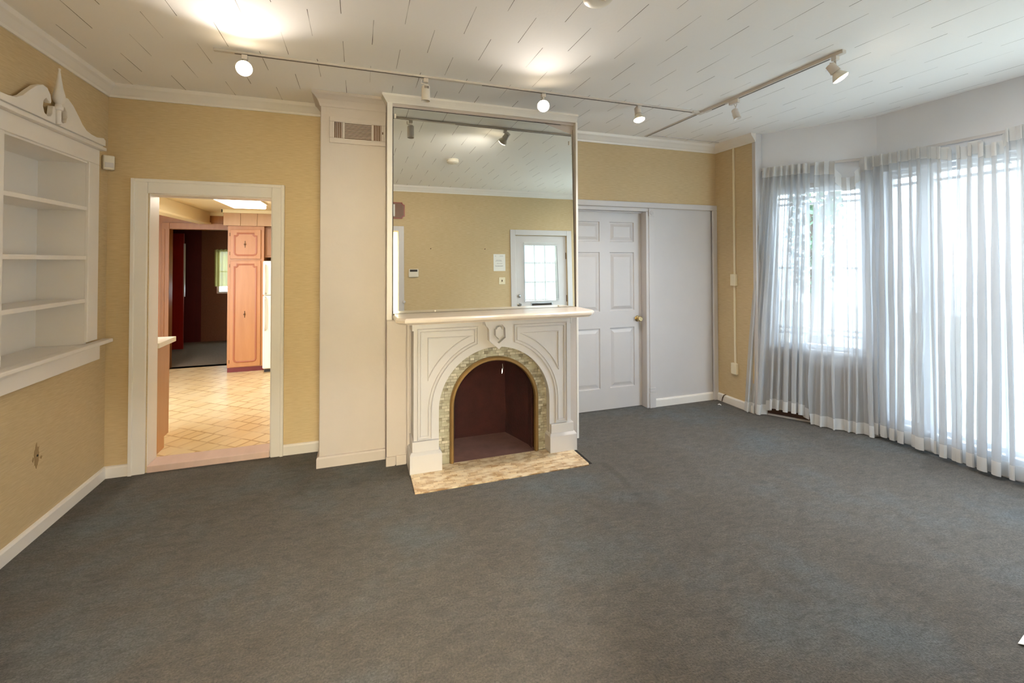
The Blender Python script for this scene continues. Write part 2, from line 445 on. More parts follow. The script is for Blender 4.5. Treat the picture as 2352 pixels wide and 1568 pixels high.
def wall_boxes(bm, p0, p1, z0, z1, th, openings, side=1):
    """wall along p0->p1 (its face line), thickness th to the left*side; openings (s0,s1,za,zb)"""
    p0 = Vector(p0); p1 = Vector(p1); L = (p1-p0).length; d = (p1-p0)/L; nrm = Vector((-d.y, d.x))*side
    M = Matrix(((d.x, nrm.x, 0, p0.x), (d.y, nrm.y, 0, p0.y), (0, 0, 1, 0), (0, 0, 0, 1)))
    ss = sorted({0, L, *[o[0] for o in openings], *[o[1] for o in openings]})
    for a, b in zip(ss, ss[1:]):
        mid = (a+b)/2; ops = sorted([o for o in openings if o[0] < mid < o[1]], key=lambda o: o[2])
        z = z0
        for o in ops:
            if o[2] > z + 1e-4: add_box(bm, a, b, 0, th, z, o[2], M)
            z = o[3]
        if z < z1 - 1e-4: add_box(bm, a, b, 0, th, z, z1, M)
    return M

CEIL = 2.83
XL, XR, YB, YF = -1.72, 3.79, 4.0, .22
A1 = Vector((3.862, 3.50)); B1 = Vector((4.38, 2.71)); C1 = Vector((4.38, 1.20)); D1 = Vector((3.862, .41))

# ================================================================ SETTING
bm = bmesh.new()
add_prism(bm, [(-2.0, -.05), (-2.0, 4.02), (1.9, 4.02), (1.9, 4.12), (3.0, 4.12), (3.0, 4.05), (3.85, 4.05), (3.87, 3.55), (4.50, 2.76), (4.50, 1.15), (3.95, .30), (3.95, -.05)], -.08, 0, 'XY')
struct(obj('floor', bm, 'carpet'))
bm = bmesh.new()
add_prism(bm, [(-2.0, -.05), (-2.0, 4.15), (3.95, 4.15), (3.95, 3.55), (4.55, 2.76), (4.55, 1.15), (3.95, .30), (3.95, -.05)], CEIL, CEIL+.1, 'XY')
struct(obj('ceiling', bm, 'ceiling'))
# ceiling edge strip and faint access line near the back right
boxes('trim_ceiling_strip', [(2.8, 3.70, 3.845, 3.86, CEIL-.006, CEIL)], 'white')['kind'] = 'structure'

bm = bmesh.new(); wall_boxes(bm, (XL, -.05), (XL, 4.15), 0, CEIL, .262, [(3.005, 3.785, 1.0, 2.215)], side=1)
struct(obj('wall_left', bm, 'wallpaper'))
bm = bmesh.new(); wall_boxes(bm, (XL, YB), (XR+.0, YB), 0, CEIL, .15, [(-1.468-XL, -.657-XL, -.1, 2.052), (1.955-XL, 3.79-XL, -.1, 2.10)], side=1)
struct(obj('wall_back', bm, 'wallpaper'))
bm = bmesh.new(); add_box(bm, -.278, .205, 3.67, 4.0, 0, CEIL)
struct(obj('wall_flue', bm, 'cream', bevel=.006))
bm = bmesh.new()
add_box(bm, .205, 1.822, 3.57, 4.0, 1.10, CEIL)
add_box(bm, .205, .64, 3.53, 4.0, 0, 1.10); add_box(bm, 1.41, 1.822, 3.53, 4.0, 0, 1.10)
add_box(bm, .64, 1.41, 3.53, 4.0, .86, 1.10)
add_box(bm, .205, 1.822, 3.556, 3.57, 2.745, CEIL)
struct(obj('wall_chimney', bm, 'cream'))
boxes('trim_chimney_left', [(.203, .243, 3.528, 3.572, 1.10, 2.765)], 'trim', bevel=.003)['kind'] = 'structure'
boxes('trim_chimney_right', [(1.804, 1.824, 3.526, 3.572, 0, 2.765)], 'trim', bevel=.003)['kind'] = 'structure'
boxes('trim_chimney_board', [(.203, .345, 3.518, 3.53, .07, 1.095), (.352, .372, 3.505, 3.53, 0, 1.095)], 'cream', bevel=.003)['kind'] = 'structure'
boxes('trim_chimney_foot', [(.199, .266, 3.512, 3.53, 0, .07), (.272, .348, 3.51, 3.53, 0, .075)], 'cream', bevel=.004)['kind'] = 'structure'
bm = bmesh.new(); wall_boxes(bm, (XR, 3.50), (XR, 4.15), 0, CEIL, .072, [], side=-1)
struct(obj('wall_right', bm, 'wallpaper'))
boxes('trim_bay_post', [(3.783, 3.862, 3.455, 3.50, 0, CEIL)], 'white', bevel=.006)['kind'] = 'structure'

def bay_wall(name, P, Q, ops, side=1):
    bm = bmesh.new(); M = wall_boxes(bm, P, Q, 0, CEIL, .14, ops, side)
    struct(obj(name, bm, 'baywhite')); return M
Mw1 = bay_wall('wall_bay_left', A1, B1, [(.13, .86, .70, 2.24)], 1)
Mw2 = bay_wall('wall_bay', B1, C1, [(.05, 1.46, .15, 2.32)], 1)
Mw3 = bay_wall('wall_bay_right', C1, D1, [(.06, .88, .35, 2.40)], 1)
boxes('wall_bay_return', [(3.79, 3.90, .07, .41, 0, CEIL)], 'wallpaper')['kind'] = 'structure'

bm = bmesh.new(); wall_boxes(bm, (XL, YF), (3.80, YF), 0, CEIL, .15, [(-.50-XL, .60-XL, -.1, 2.145), (2.459-XL, 3.389-XL, -.1, 2.11)], side=-1)
struct(obj('wall_front', bm, 'wallpaper'))

# crown mouldings
CR = [(0, 2.742), (.010, 2.742), (.014, 2.757), (.022, 2.765), (.042, 2.792), (.055, 2.806), (.060, 2.82), (.064, 2.83), (0, 2.83)]
CV = [(0, 2.728), (.004, 2.728), (.010, 2.748), (.024, 2.776), (.046, 2.800), (.058, 2.808), (.058, 2.83), (0, 2.83)]
def crown(name, path, prof=CR, m='trim'):
    bm = bmesh.new(); add_sweep(bm, path, prof, side=-1); struct(obj(name, bm, m))
crown('trim_crown_left', [(XL, .22), (XL, YB), (-.278, YB)])
crown('trim_crown_flue', [(-.278, YB), (-.278, 3.67), (.203, 3.67)], CV, 'cream')
CV2 = [(0, 2.768), (.003, 2.768), (.008, 2.778), (.018, 2.793), (.030, 2.806), (.038, 2.814), (.038, 2.83), (0, 2.83)]
crown('trim_crown_chimney', [(.203, 3.67), (.203, 3.548), (1.824, 3.548)], CV2, 'trim')
crown('trim_crown_right', [(1.824, YB), (XR, YB), (XR, 3.455)])
crown('trim_crown_front', [(3.79, YF), (XL, YF)])
# baseboards
BB = [(0, 0), (.016, 0), (.016, .068), (.011, .079), (0, .083)]
def base(name, path, m='trim', prof=BB):
    bm = bmesh.new(); add_sweep(bm, path, prof, side=-1); struct(obj(name, bm, m))
base('baseboard_left', [(XL, .25), (XL, YB), (-1.563, YB)])
base('baseboard_back', [(-.573, YB), (-.278, YB)])
base('baseboard_flue', [(-.278, YB-.005), (-.278, 3.67), (.203, 3.67)], 'cream')
base('baseboard_right', [(XR, YB+.0), (XR, 3.50)])
base('baseboard_front', [(2.37, YF), (.685, YF)])
base('baseboard_bay', [(4.38, 2.71), (4.38, 1.20)])
base('baseboard_front_left', [(-.585, YF), (XL, YF)])

# kitchen doorway trim
def casing(name, xo0, xo1, xi0, xi1, zt, zi, y0, y1, ylip, m='trim', parent=None):
    """three-sided door casing; y0 wall face, ylip the outer face"""
    bm = bmesh.new()
    add_box(bm, xo0, xi0, min(y0, ylip), max(y0, ylip), 0, zt)
    add_box(bm, xi1, xo1, min(y0, ylip), max(y0, ylip), 0, zt)
    add_box(bm, xi0, xi1, min(y0, ylip), max(y0, ylip), zi, zt)
    o = obj(name, bm, m, parent, bevel=.005); return o
struct(casing('trim_kitchen_doorway', -1.563, -.573, -1.473, -.655, 2.148, 2.052, YB, YB, YB-.022))
boxes('trim_kitchen_backband', [(-1.572, -1.548, 3.968, 4.0, 0, 2.158), (-.588, -.564, 3.968, 4.0, 0, 2.158), (-1.548, -.588, 3.968, 4.0, 2.134, 2.158)], 'trim', bevel=.004)['kind'] = 'structure'
boxes('trim_kitchen_jamb', [(-1.484, -1.463, 4.001, 4.158, 0, 2.045), (-.662, -.642, 4.001, 4.158, 0, 2.045), (-1.484, -.642, 4.001, 4.158, 2.045, 2.06)], 'trim')['kind'] = 'structure'
boxes('trim_threshold', [(-1.4625, -.6625, 3.985, 4.158, 0, .052)], 'threshold', bevel=.006)['kind'] = 'structure'

# closet opening trim (right of chimney)
bm = bmesh.new()
add_box(bm, 1.83, 3.79, 3.978, 4.0, 2.10, 2.158)
add_box(bm, 3.73, 3.79, 3.978, 4.0, 0, 2.10)
add_box(bm, 1.83, 1.95, 3.978, 4.0, 0, 2.10)
struct(obj('trim_closet_casing', bm, 'white', bevel=.006))
boxes('trim_closet_head', [(1.955, 2.905, 4.0, 4.15, 2.063, 2.10), (1.955, 2.905, 4.06, 4.08, 2.05, 2.063)], 'white', bevel=.003)['kind'] = 'structure'
boxes('wall_closet_panel', [(2.905, 3.86, 4.014, 4.14, 0, 2.11)], 'white')['kind'] = 'structure'
boxes('trim_closet_jamb', [(2.868, 2.904, 4.001, 4.13, 0, 2.062)], 'white', bevel=.003)['kind'] = 'structure'
bm = bmesh.new()
add_box(bm, 2.90, 2.962, 3.994, 4.016, 0, 2.10)
add_box(bm, 2.896, 2.966, 3.988, 4.016, 2.015, 2.085)
for z in (.17, .195): add_box(bm, 2.896, 2.968, 3.986, 4.016, z, z+.014)
add_box(bm, 2.896, 2.968, 3.988, 4.016, 0, .155)
add_lathe(bm, [(.0001, 0), (.022, 0), (.024, .004), (.018, .007), (.010, .004), (.0001, .008)], Matrix.Translation((2.931, 3.988, 2.05)) @ Matrix.Rotation(pi/2, 4, 'X'), 20, False)
struct(obj('trim_closet_pilaster', bm, 'white', bevel=.002))
base('baseboard_closet', [(2.968, 4.014), (3.735, 4.014)])

# ---- six panel door
d = sempty('door_1', (2.41, 4.09, 0))
def panel_slab(bm, x0, x1, z0, z1, yf, yb, panels, depth=.010, bev=.028, inner=.05):
    xs = sorted({x0, x1, *[p[0] for p in panels], *[p[1] for p in panels]})
    zs = sorted({z0, z1, *[p[2] for p in panels], *[p[3] for p in panels]})
    for a, b in zip(xs, xs[1:]):
        for c, e in zip(zs, zs[1:]):
            mx, mz = (a+b)/2, (c+e)/2
            if any(p[0] < mx < p[1] and p[2] < mz < p[3] for p in panels): continue
            vs = [bm.verts.new((x, yf, z)) for x, z in ((a, c), (b, c), (b, e), (a, e))]; bm.faces.new(vs)
    s = 1 if yb > yf else -1
    for p in panels:
        prev = None
        for off, dy in ((0, 0), (.006, depth), (.018, depth), (inner, .002)):
            r = [bm.verts.new((x, yf+s*dy, z)) for x, z in ((p[0]+off, p[2]+off), (p[1]-off, p[2]+off), (p[1]-off, p[3]-off), (p[0]+off, p[3]-off))]
            if prev:
                for i in range(4): bm.faces.new((prev[i], prev[(i+1) % 4], r[(i+1) % 4], r[i]))
            prev = r
        bm.faces.new(prev)
    # edges and back
    vs = [bm.verts.new((x, y, z)) for y in (yf, yb) for x, z in ((x0, z0), (x1, z0), (x1, z1), (x0, z1))]
    bm.faces.new(vs[4:])
    for i in range(4): bm.faces.new((vs[i], vs[(i+1) % 4], vs[4+(i+1) % 4], vs[4+i]))
bm = bmesh.new()
P = []
for xa, xb in ((2.066, 2.362), (2.48, 2.776)):
    P += [(xa, xb, .223, .845), (xa, xb, 1.02, 1.634), (xa, xb, 1.744, 1.952)]
panel_slab(bm, 1.958, 2.866, .006, 2.062, 4.09, 4.125, P)
obj('door_panel', bm, 'white', d)
KM = Matrix.Translation((2.815, 4.09, .93)) @ Matrix.Rotation(pi/2, 4, 'X')
bm = bmesh.new()
add_lathe(bm, [(.032, 0), (.032, .004), (.026, .009), (.012, .012), (.011, .028), (.024, .036), (.028, .046), (.027, .056), (.020, .062)], KM, 24)
k = obj('door_knob', bm, 'knob', d, smooth=True, label='round brass door knob')
bm = bmesh.new(); add_lathe(bm, [(.004, .0621), (.004, .0635)], KM, 10); obj('keyhole', bm, 'dark', k)
boxes('closet_void_back', [(1.86, 2.90, 4.14, 4.16, 0, 2.1)], 'white')['kind'] = 'structure'
bpy.data.objects['closet_void_back'].name = 'wall_closet_back'

# ---- windows in the bay (each: frame, sash bars, pane, sill)
def window(name, M, s0, s1, z0, z1, muls=(), bars=(), sill=True, apron=False):
    w = sempty(name, M @ Vector(((s0+s1)/2, .0, z0)))
    bm = bmesh.new(); t = .035
    for a, b, c, e in ((s0, s0+t, z0, z1), (s1-t, s1, z0, z1), (s0+t, s1-t, z0, z0+t), (s0+t, s1-t, z1-t, z1)):
        add_box(bm, a, b, .05, .12, c, e, M)
    for mx, wd in muls: add_box(bm, mx-wd/2, mx+wd/2, .05, .12, z0+t, z1-t, M)
    # inside casing
    cw = .045
    for a, b, c, e in ((s0-cw, s0, z0-cw, z1+cw), (s1, s1+cw, z0-cw, z1+cw), (s0, s1, z1, z1+cw), (s0, s1, z0-cw, z0)):
        add_box(bm, a, b, -.014, .0, c, e, M)
    obj('window_frame', bm, 'white', w)
    bm = bmesh.new()
    for z in bars: add_box(bm, s0+t, s1-t, .08, .10, z-.011, z+.011, M)
    if bars: obj('glazing_bar', bm, 'white', w)
    else: bm.free()
    bm = bmesh.new(); add_box(bm, s0+t, s1-t, .088, .092, z0+t, z1-t, M); obj('pane', bm, 'glass', w)
    if sill:
        bm = bmesh.new(); add_box(bm, s0-.06, s1+.06, -.04, .05, z0-.03, z0, M); obj('window_sill', bm, 'white', w, bevel=.004)
    return w
window('window_1', Mw1, .13, .86, .70, 2.24, (), (.83, .88, 1.47, 2.10, 2.16))
window('window_2', Mw2, .05, 1.46, .15, 2.32, ((.34, .09), (.93, .06)), (2.2, 2.27), sill=False)
window('window_3', Mw3, .06, .88, .35, 2.40, (), (1.40,))  # out-of-view window, added and enlarged to let in more daylight
# white band and dark board under the angled window
bm = bmesh.new(); add_box(bm, .03, .915, -.008, 0, .557, .67, Mw1); struct(obj('trim_bay_apron', bm, 'white'))
bm = bmesh.new(); add_box(bm, .03, .915, -.012, 0, .018, .557, Mw1); struct(obj('trim_bay_board', bm, 'panelbrown'))
bm = bmesh.new(); add_box(bm, .03, .915, -.022, 0, 0, .016, Mw1); struct(obj('trim_bay_shoe', bm, 'white'))

# ================================================================ BUILT-IN SHELVES (left wall)
sh = thing('built_in_bookcase', 'white built-in shelf niche with scrolled pediment in the left wall', 'shelves', (-1.72, 3.35, 1.0))
Y0, Y1, ZA, ZB = 2.955, 3.735, 1.0, 2.215
bm = bmesh.new()
add_box(bm, -1.975, -1.965, Y0, Y1, ZA, ZB)
add_box(bm, -1.965, -1.71, Y0, Y0+.012, ZA, ZB); add_box(bm, -1.965, -1.71, Y1-.012, Y1, ZA, ZB)
add_box(bm, -1.965, -1.71, Y0+.012, Y1-.012, ZB-.012, ZB)
obj('niche_lining', bm, 'trim', sh)
boxes('face_frame', [(-1.72, -1.698, 3.722, 3.845, 1.015, 2.215), (-1.72, -1.698, 2.845, 2.968, 1.015, 2.215), (-1.72, -1.698, 2.845, 3.845, 2.215, 2.318)], 'trim', sh, bevel=.004)
for z in (1.888, 1.562, 1.278):
    boxes('shelf', [(-1.964, -1.708, Y0+.013, Y1-.013, z, z+.026)], 'trim', sh, bevel=.003)
boxes('sill_board', [(-1.965, -1.72, Y0+.012, Y1-.012, .99, 1.002), (-1.72, -1.655, 2.72, 3.955, .978, 1.004)], 'trim', sh, bevel=.006)
boxes('apron', [(-1.72, -1.69, 2.76, 3.862, .876, .978)], 'trim', sh, bevel=.004)
boxes('cornice', [(-1.72, -1.668, 2.815, 3.868, 2.318, 2.342), (-1.72, -1.682, 2.83, 3.855, 2.342, 2.352)], 'trim', sh, bevel=.005)
# pediment: half outline mirrored about yc, scroll cut-outs
yc = 3.315
half = [(.545, 2.352), (.545, 2.392), (.52, 2.404), (.44, 2.388), (.37, 2.39), (.315, 2.40), (.27, 2.425), (.225, 2.466), (.17, 2.512), (.115, 2.540), (.075, 2.535), (.048, 2.505), (.040, 2.470)]
# slot (key-shaped cut) from the top centre down then the solid centre stem
slotp = [(.046, 2.455), (.085, 2.475), (.105, 2.455), (.112, 2.42), (.098, 2.388), (.070, 2.376), (.044, 2.384), (.030, 2.40), (.026, 2.43), (.024, 2.45)]
def half_outline(sgn):
    pts = [(yc+sgn*a, b) for a, b in half]
    pts += [(yc+sgn*a, b) for a, b in slotp]
    pts += [(yc, 2.45), (yc, 2.352)]
    return pts
bm = bmesh.new()
for sg in (1, -1): add_prism(bm, half_outline(sg), -1.700, -1.672, 'YZ')
obj('pediment', bm, 'trim', sh, bevel=.003)
bm = bmesh.new()
FM = Matrix.Translation((-1.664, yc+.01, 2.352))
add_lathe(bm, [(.012, 0), (.012, .08), (.020, .085), (.022, .10), (.014, .108), (.012, .118), (.022, .13), (.030, .15), (.027, .175), (.018, .215), (.010, .27), (.006, .305), (.0045, .318), (.007, .322), (.005, .33)], FM, 20)
obj('finial', bm, 'trim', sh, smooth=True)

# ================================================================ FIREPLACE
fp = thing('fireplace', 'white arched fireplace surround with keystone, onyx tile and brass arch frame', 'fireplace', (1.02, 3.42, 0))
xc, zs, R0 = 1.021, .426, .450
def arch(cx, zsp, r, z0=0.0, n=40, left_first=True):
    pts = [(cx-r, z0)] + [(cx-r*cos(pi*i/n), zsp+r*sin(pi*i/n)) for i in range(n+1)] + [(cx+r, z0)]
    return pts
def outer_match(inner, x0, x1, z0, z1, cx, zsp):
    """project arch points radially on the rectangle so the band pairs up"""
    out = []
    for i, (x, z) in enumerate(inner):
        if i == 0: out.append((x0, z0)); continue
        if i == len(inner)-1: out.append((x1, z0)); continue
        dx, dz = x-cx, z-zsp
        t = []
        if dx < -1e-9: t.append((x0-cx)/dx)
        if dx > 1e-9: t.append((x1-cx)/dx)
        if dz > 1e-9: t.append((z1-zsp)/dz)
        tt = min(t); out.append((cx+dx*tt, zsp+dz*tt))
    # snap nearest points to corners
    for cxr, czr in ((x0, z1), (x1, z1)):
        k = min(range(len(out)), key=lambda i: (out[i][0]-cxr)**2+(out[i][1]-czr)**2); out[k] = (cxr, czr)
    return out
bm = bmesh.new()
inn = arch(xc, zs, R0, 0)
add_plate_hole(bm, outer_match(inn, .385, 1.662, 0, 1.095, xc, zs), inn, 3.36, 3.528)
obj('surround', bm, 'white', fp)
# upper shoulder block slightly wider
for a_ in (.372, 1.661): boxes('frieze_cap', [(a_, a_+.014, 3.358, 3.528, 1.03, 1.095)], 'white', fp, bevel=.003)
# moulded panel lines
def bead(name, path, w, y=3.36, h=.013):
    bm = bmesh.new()
    add_sweep(bm, path, [(-w/2, .002), (-w/2, -.002), (-w/5, -h), (w/5, -h), (w/2, -.002), (w/2, .002)], closed=True, plane='XZ', base=y)
    return obj(name, bm, 'white', fp)
def panel_path(sg, inset):
    """leg + spandrel panel outline"""
    x_out = .604-inset; zt = 1.040-inset; zb = .232+inset; xi_top = .152+inset; r = .505+inset
    x_leg = r
    a1 = math.acos(xi_top/r)
    pts = [(x_out, zb), (x_out, zt), (xi_top, zt), (xi_top, zs+r*sin(a1))]
    n = 26
    for i in range(1, n+1):
        a = a1*(1-i/n); pts.append((r*cos(a), zs+r*sin(a)))
    pts.append((x_leg, zb))
    return [(xc+sg*p[0], p[1]) for p in pts]
for sg in (-1, 1):
    bead('panel_moulding', panel_path(sg, 0), .011)
    bead('panel_moulding', panel_path(sg, .021), .010, h=.010)
    r = .583; xo, zt = .529, .972
    a0 = math.acos(xo/r); a1 = math.asin((zt-zs)/r)
    pts = [(xo, zs+r*sin(a0)), (xo, zt), (r*cos(a1), zt)]
    for i in range(1, 16):
        a = a1+(a0-a1)*i/16; pts.append((r*cos(a), zs+r*sin(a)))
    bead('spandrel_moulding', [(xc+sg*p[0], p[1]) for p in pts], .011, h=.011)
# plinths
for x0, x1 in ((.353, .588), (1.456, 1.695)):
    bm = bmesh.new()
    add_box(bm, x0+.019, x1-.02 if x0 < 1 else x1-.019, 3.335, 3.528, .15, .225)
    add_box(bm, x0, x1, 3.312, 3.528, 0, .135)
    # sloped cap
    v = [(x0, 3.312, .135), (x1, 3.312, .135), (x1, 3.5275, .135), (x0, 3.5275, .135), (x0+.012, 3.334, .152), (x1-.012, 3.334, .152), (x1-.012, 3.5275, .152), (x0+.012, 3.5275, .152)]
    vv = [bm.verts.new(p) for p in v]
    for f in ((0, 1, 5, 4), (1, 2, 6, 5), (3, 0, 4, 7), (4, 5, 6, 7), (2, 3, 7, 6), (0, 3, 2, 1)): bm.faces.new([vv[i] for i in f])
    obj('plinth', bm, 'white', fp, bevel=.003)
# keystone
def ks(top=1.094, step=1.052):
    L = [(-.112, top), (-.112, step), (-.100, step-.003), (-.088, step-.014), (-.079, step-.032), (-.076, .935), (0, .868)]
    return L + [(-p[0], p[1]) for p in L[:-1]][::-1]
hexp = [(-.050, 1.030), (-.055, .955), (0, .912), (.055, .955), (.050, 1.030), (.028, 1.056), (-.028, 1.056)]
kc = Vector((0, .99))
def ray_poly(poly, ang):
    d_ = Vector((cos(ang), sin(ang))); best = 9
    for i in range(len(poly)):
        a = Vector(poly[i])-kc; b = Vector(poly[(i+1) % len(poly)])-kc; e_ = b-a
        den = d_.x*e_.y - d_.y*e_.x
        if abs(den) < 1e-12: continue
        t_ = (a.x*e_.y - a.y*e_.x)/den; u_ = (a.x*d_.y - a.y*d_.x)/den
        if t_ > 0 and -1e-6 <= u_ <= 1+1e-6: best = min(best, t_)
    return (kc.x + d_.x*best + 1.024, kc.y + d_.y*best)
angs = sorted({round(math.atan2(p[1]-kc.y, p[0]-kc.x), 6) for p in ks()+hexp})
angs = angs + [angs[0]+2*pi]
bm = bmesh.new()
add_plate_hole(bm, [ray_poly(ks(), a) for a in angs], [ray_poly(hexp, a) for a in angs], 3.300, 3.342)
add_prism(bm, [(1.024+a, b) for a, b in ks()], 3.342, 3.36, 'XZ')
k0 = obj('keystone', bm, 'white', fp)
bm = bmesh.new()
boss = [(-.030, 1.020), (-.030, .972), (0, .940), (.030, .972), (.030, 1.020), (.020, 1.020), (.016, 1.033), (0, 1.043), (-.016, 1.033), (-.020, 1.020)]
add_prism(bm, [(1.028+a, b) for a, b in boss], 3.303, 3.342, 'XZ'); obj('keystone_boss', bm, 'white', k0, bevel=.003)
# mantel shelf with clipped corners and moulded edge
bm = bmesh.new()
def shelf_out(o): return [(.246+o, 3.53), (.246+o, 3.255+o*.4), (.305+o*.7, 3.185+o), (1.765-o*.7, 3.185+o), (1.828-o, 3.255+o*.4), (1.828-o, 3.53)]
lay = [(.030, 1.096), (.022, 1.104), (.006, 1.110), (0, 1.118), (0, 1.132), (.007, 1.139), (.016, 1.145)]
rings = [[bm.verts.new((x, y, z)) for x, y in shelf_out(o)] for o, z in lay]
for a, b in zip(rings, rings[1:]):
    for i in range(6): bm.faces.new((a[i], a[(i+1) % 6], b[(i+1) % 6], b[i]))
bm.faces.new(rings[0]); bm.faces.new(rings[-1])
obj('mantel_shelf', bm, 'marble', fp, label='cream moulded mantel shelf')
# tile facing
bm = bmesh.new(); r2 = .345
inn2 = arch(1.025, .43, r2, 0)
add_plate_hole(bm, [(1.021+(p[0]-1.025)*(.462/r2), .426+(p[1]-.43)*(.462/r2) if p[1] > .43 else p[1]) for p in inn2], inn2, 3.420, 3.432)
obj('tile_facing', bm, 'facing', fp, label='green onyx mosaic tile band')
# brass frame
bm = bmesh.new()
add_sweep(bm, arch(1.025, .43, .347, 0), [(-.016, .020), (-.016, -.004), (-.009, -.016), (.006, -.016), (.016, -.008), (.016, .020)], plane='XZ', base=3.402)
obj('arch_frame', bm, 'brass', fp, label='aged brass arch frame')
# firebox
bm = bmesh.new()
xa, xb, ya, yb = .665, 1.385, 3.433, 3.86
v = {}
pts_f = [(xa, ya), (xb, ya), (xb-.13, yb), (xa+.13, yb)]
for i in (1, 2, 3): 
    a, b = pts_f[i], pts_f[(i+1) % 4]
    q = [bm.verts.new((a[0], a[1], .004)), bm.verts.new((b[0], b[1], .004)), bm.verts.new((b[0], b[1], .83)), bm.verts.new((a[0], a[1], .83))]
    if i == 3 or True: bm.faces.new(q)
obj('firebox', bm, 'firebrick', fp, label='sooty dark red firebox')
bm = bmesh.new(); add_prism(bm, pts_f, .83, .84, 'XY'); obj('firebox_roof', bm, 'dark', fp)
bm = bmesh.new(); add_prism(bm, [(xa+.02, 3.405), (xb-.02, 3.405), (xb, ya)] + [(xb-.13, yb), (xa+.13, yb), (xa, ya)], -.002, .006, 'XY'); obj('firebox_floor', bm, 'hearthfloor', fp)
bm = bmesh.new(); add_tube(bm, [(1.179, 3.70, .66), (1.182, 3.70, .62), (1.176, 3.70, .59), (1.170, 3.695, .575)], [.004, .006, .007, .004]); obj('damper_pull', bm, 'chrome', fp, label='small bright damper hook')
boxes('side_slab', [(1.352, 1.360, 3.46, 3.60, .006, .60)], 'firebrick', fp)
# hearth
he = thing('hearth', 'tan mosaic hearth strip set in the carpet before the fireplace', 'hearth', (1.02, 3.18, 0))
boxes('hearth_tiles', [(.392, 1.64, 3.055, 3.311, 0, .007), (.589, 1.455, 3.311, 3.402, 0, .007)], 'hearth', he)
boxes('border_tile', [(.358, .392, 3.04, 3.312, 0, .0085), (.392, 1.655, 3.036, 3.055, 0, .008), (1.64, 1.662, 3.055, 3.312, 0, .008)], 'hearth', he, bevel=.001)
boxes('carpet_gap', [(1.663, 1.688, 3.055, 3.315, 0, .003)], 'dark', he, label='dark gap at the carpet edge')

# ================================================================ MIRROR
mi = thing('wall_mirror', 'large frameless mirror above the mantel shelf', 'mirror', (1.02, 3.535, 1.146))
eps, yw = .022, .006
MM = Matrix.Translation((1.02, 3.532, 1.15)) @ Matrix.Rotation(yw, 4, 'Z') @ Matrix.Rotation(-eps, 4, 'X')
bm = bmesh.new(); add_box(bm, -.772, .776, 0, .005, -.003, 1.592, MM); obj('mirror_glass', bm, 'mirror', mi)
bm = bmesh.new(); add_box(bm, -.7725, -.7685, -.001, .006, -.003, 1.593, MM); add_box(bm, .773, .7755, -.001, .006, -.003, 1.593, MM); add_box(bm, -.7725, .779, -.001, .006, 1.5905, 1.5965, MM)  # dark strips at the mirror edges; right one paints the shadow gap
obj('mirror_edge', bm, 'slot', mi, label='thin dark mirror edge with painted shadow gap')
for x, z in ((-.755, 1.505), (.74, 1.42), (.62, 0), (-.45, 0)):
    bm = bmesh.new(); add_box(bm, x-.007, x+.007, -.006, 0, z, z+.035 if z > 1 else z+.012, MM); obj('mirror_clip', bm, 'plastic', mi, bevel=.002)

# ================================================================ AIR VENT on flue
av = thing('air_vent', 'cream metal air return grille high on the narrow flue wall', 'vent', (0, 3.67, 2.55))
boxes('vent_frame', [(-.214, .199, 3.655, 3.669, 2.615, 2.652), (-.214, .199, 3.655, 3.669, 2.453, 2.492), (-.214, -.178, 3.655, 3.669, 2.492, 2.615), (.165, .199, 3.655, 3.669, 2.492, 2.615), (-.124, -.105, 3.655, 3.669, 2.492, 2.615), (.092, .110, 3.655, 3.669, 2.492, 2.615)], 'cream', av, bevel=.003)
boxes('vent_back', [(-.18, .167, 3.668, 3.6698, 2.49, 2.617)], 'bronze', av, label='dark duct opening')
L = []
for k in range(11):
    z = 2.499+k*.0112; L.append((-.105, .092, 3.657, 3.664, z, z+.0045))
for x0, x1 in ((-.178, -.124), (.110, .165)):
    for k in range(4): x = x0+.008+k*(x1-x0)/4.3; L.append((x, x+.0045, 3.657, 3.664, 2.492, 2.615))
boxes('louvres', L, 'cream', av)
boxes('lever', [(.172, .180, 3.648, 3.656, 2.545, 2.562)], 'bronze', av)

# ================================================================ TRACK LIGHTS
ra = thing('track_rail', 'long white ceiling track running along the fireplace wall', 'track light rail', (.98, 3.11, CEIL))
boxes('rail_channel', [(-.83, 2.775, 3.096, 3.124, CEIL-.013, CEIL)], 'track', ra, bevel=.002)
for x0, x1 in ((-.72, .43), (.84, 2.15), (2.2, 2.70)):
    boxes('slot', [(x0, x1, 3.1065, 3.1135, CEIL-.0145, CEIL-.0125)], 'slot', ra, label='dark current slot')
boxes('end_feed', [(2.70, 2.77, 3.092, 3.128, CEIL-.016, CEIL)], 'track', ra, bevel=.003)
rb = thing('track_rail', 'white ceiling track running toward the camera near the bay window', 'track light rail', (2.795, 2.9, CEIL))
boxes('rail_channel', [(2.778, 2.812, 1.90, 3.06, CEIL-.022, CEIL), (2.785, 2.805, 3.13, 3.90, CEIL-.01, CEIL)], 'track', rb, bevel=.002)
for y0, y1 in ((1.99, 2.72), (2.84, 2.98), (3.16, 3.88)):
    boxes('slot', [(2.7915, 2.7985, y0, y1, CEIL-.0235 if y1 < 3 else CEIL-.0115, CEIL-.0215 if y1 < 3 else CEIL-.0095)], 'slot', rb, label='dark current slot')
boxes('joint', [(2.775, 2.815, 3.06, 3.14, CEIL-.018, CEIL)], 'track', rb, bevel=.004)

def axisM(loc, d):
    q = Vector(d).normalized().to_track_quat('Z', 'Y')
    return Matrix.Translation(loc) @ q.to_matrix().to_4x4()

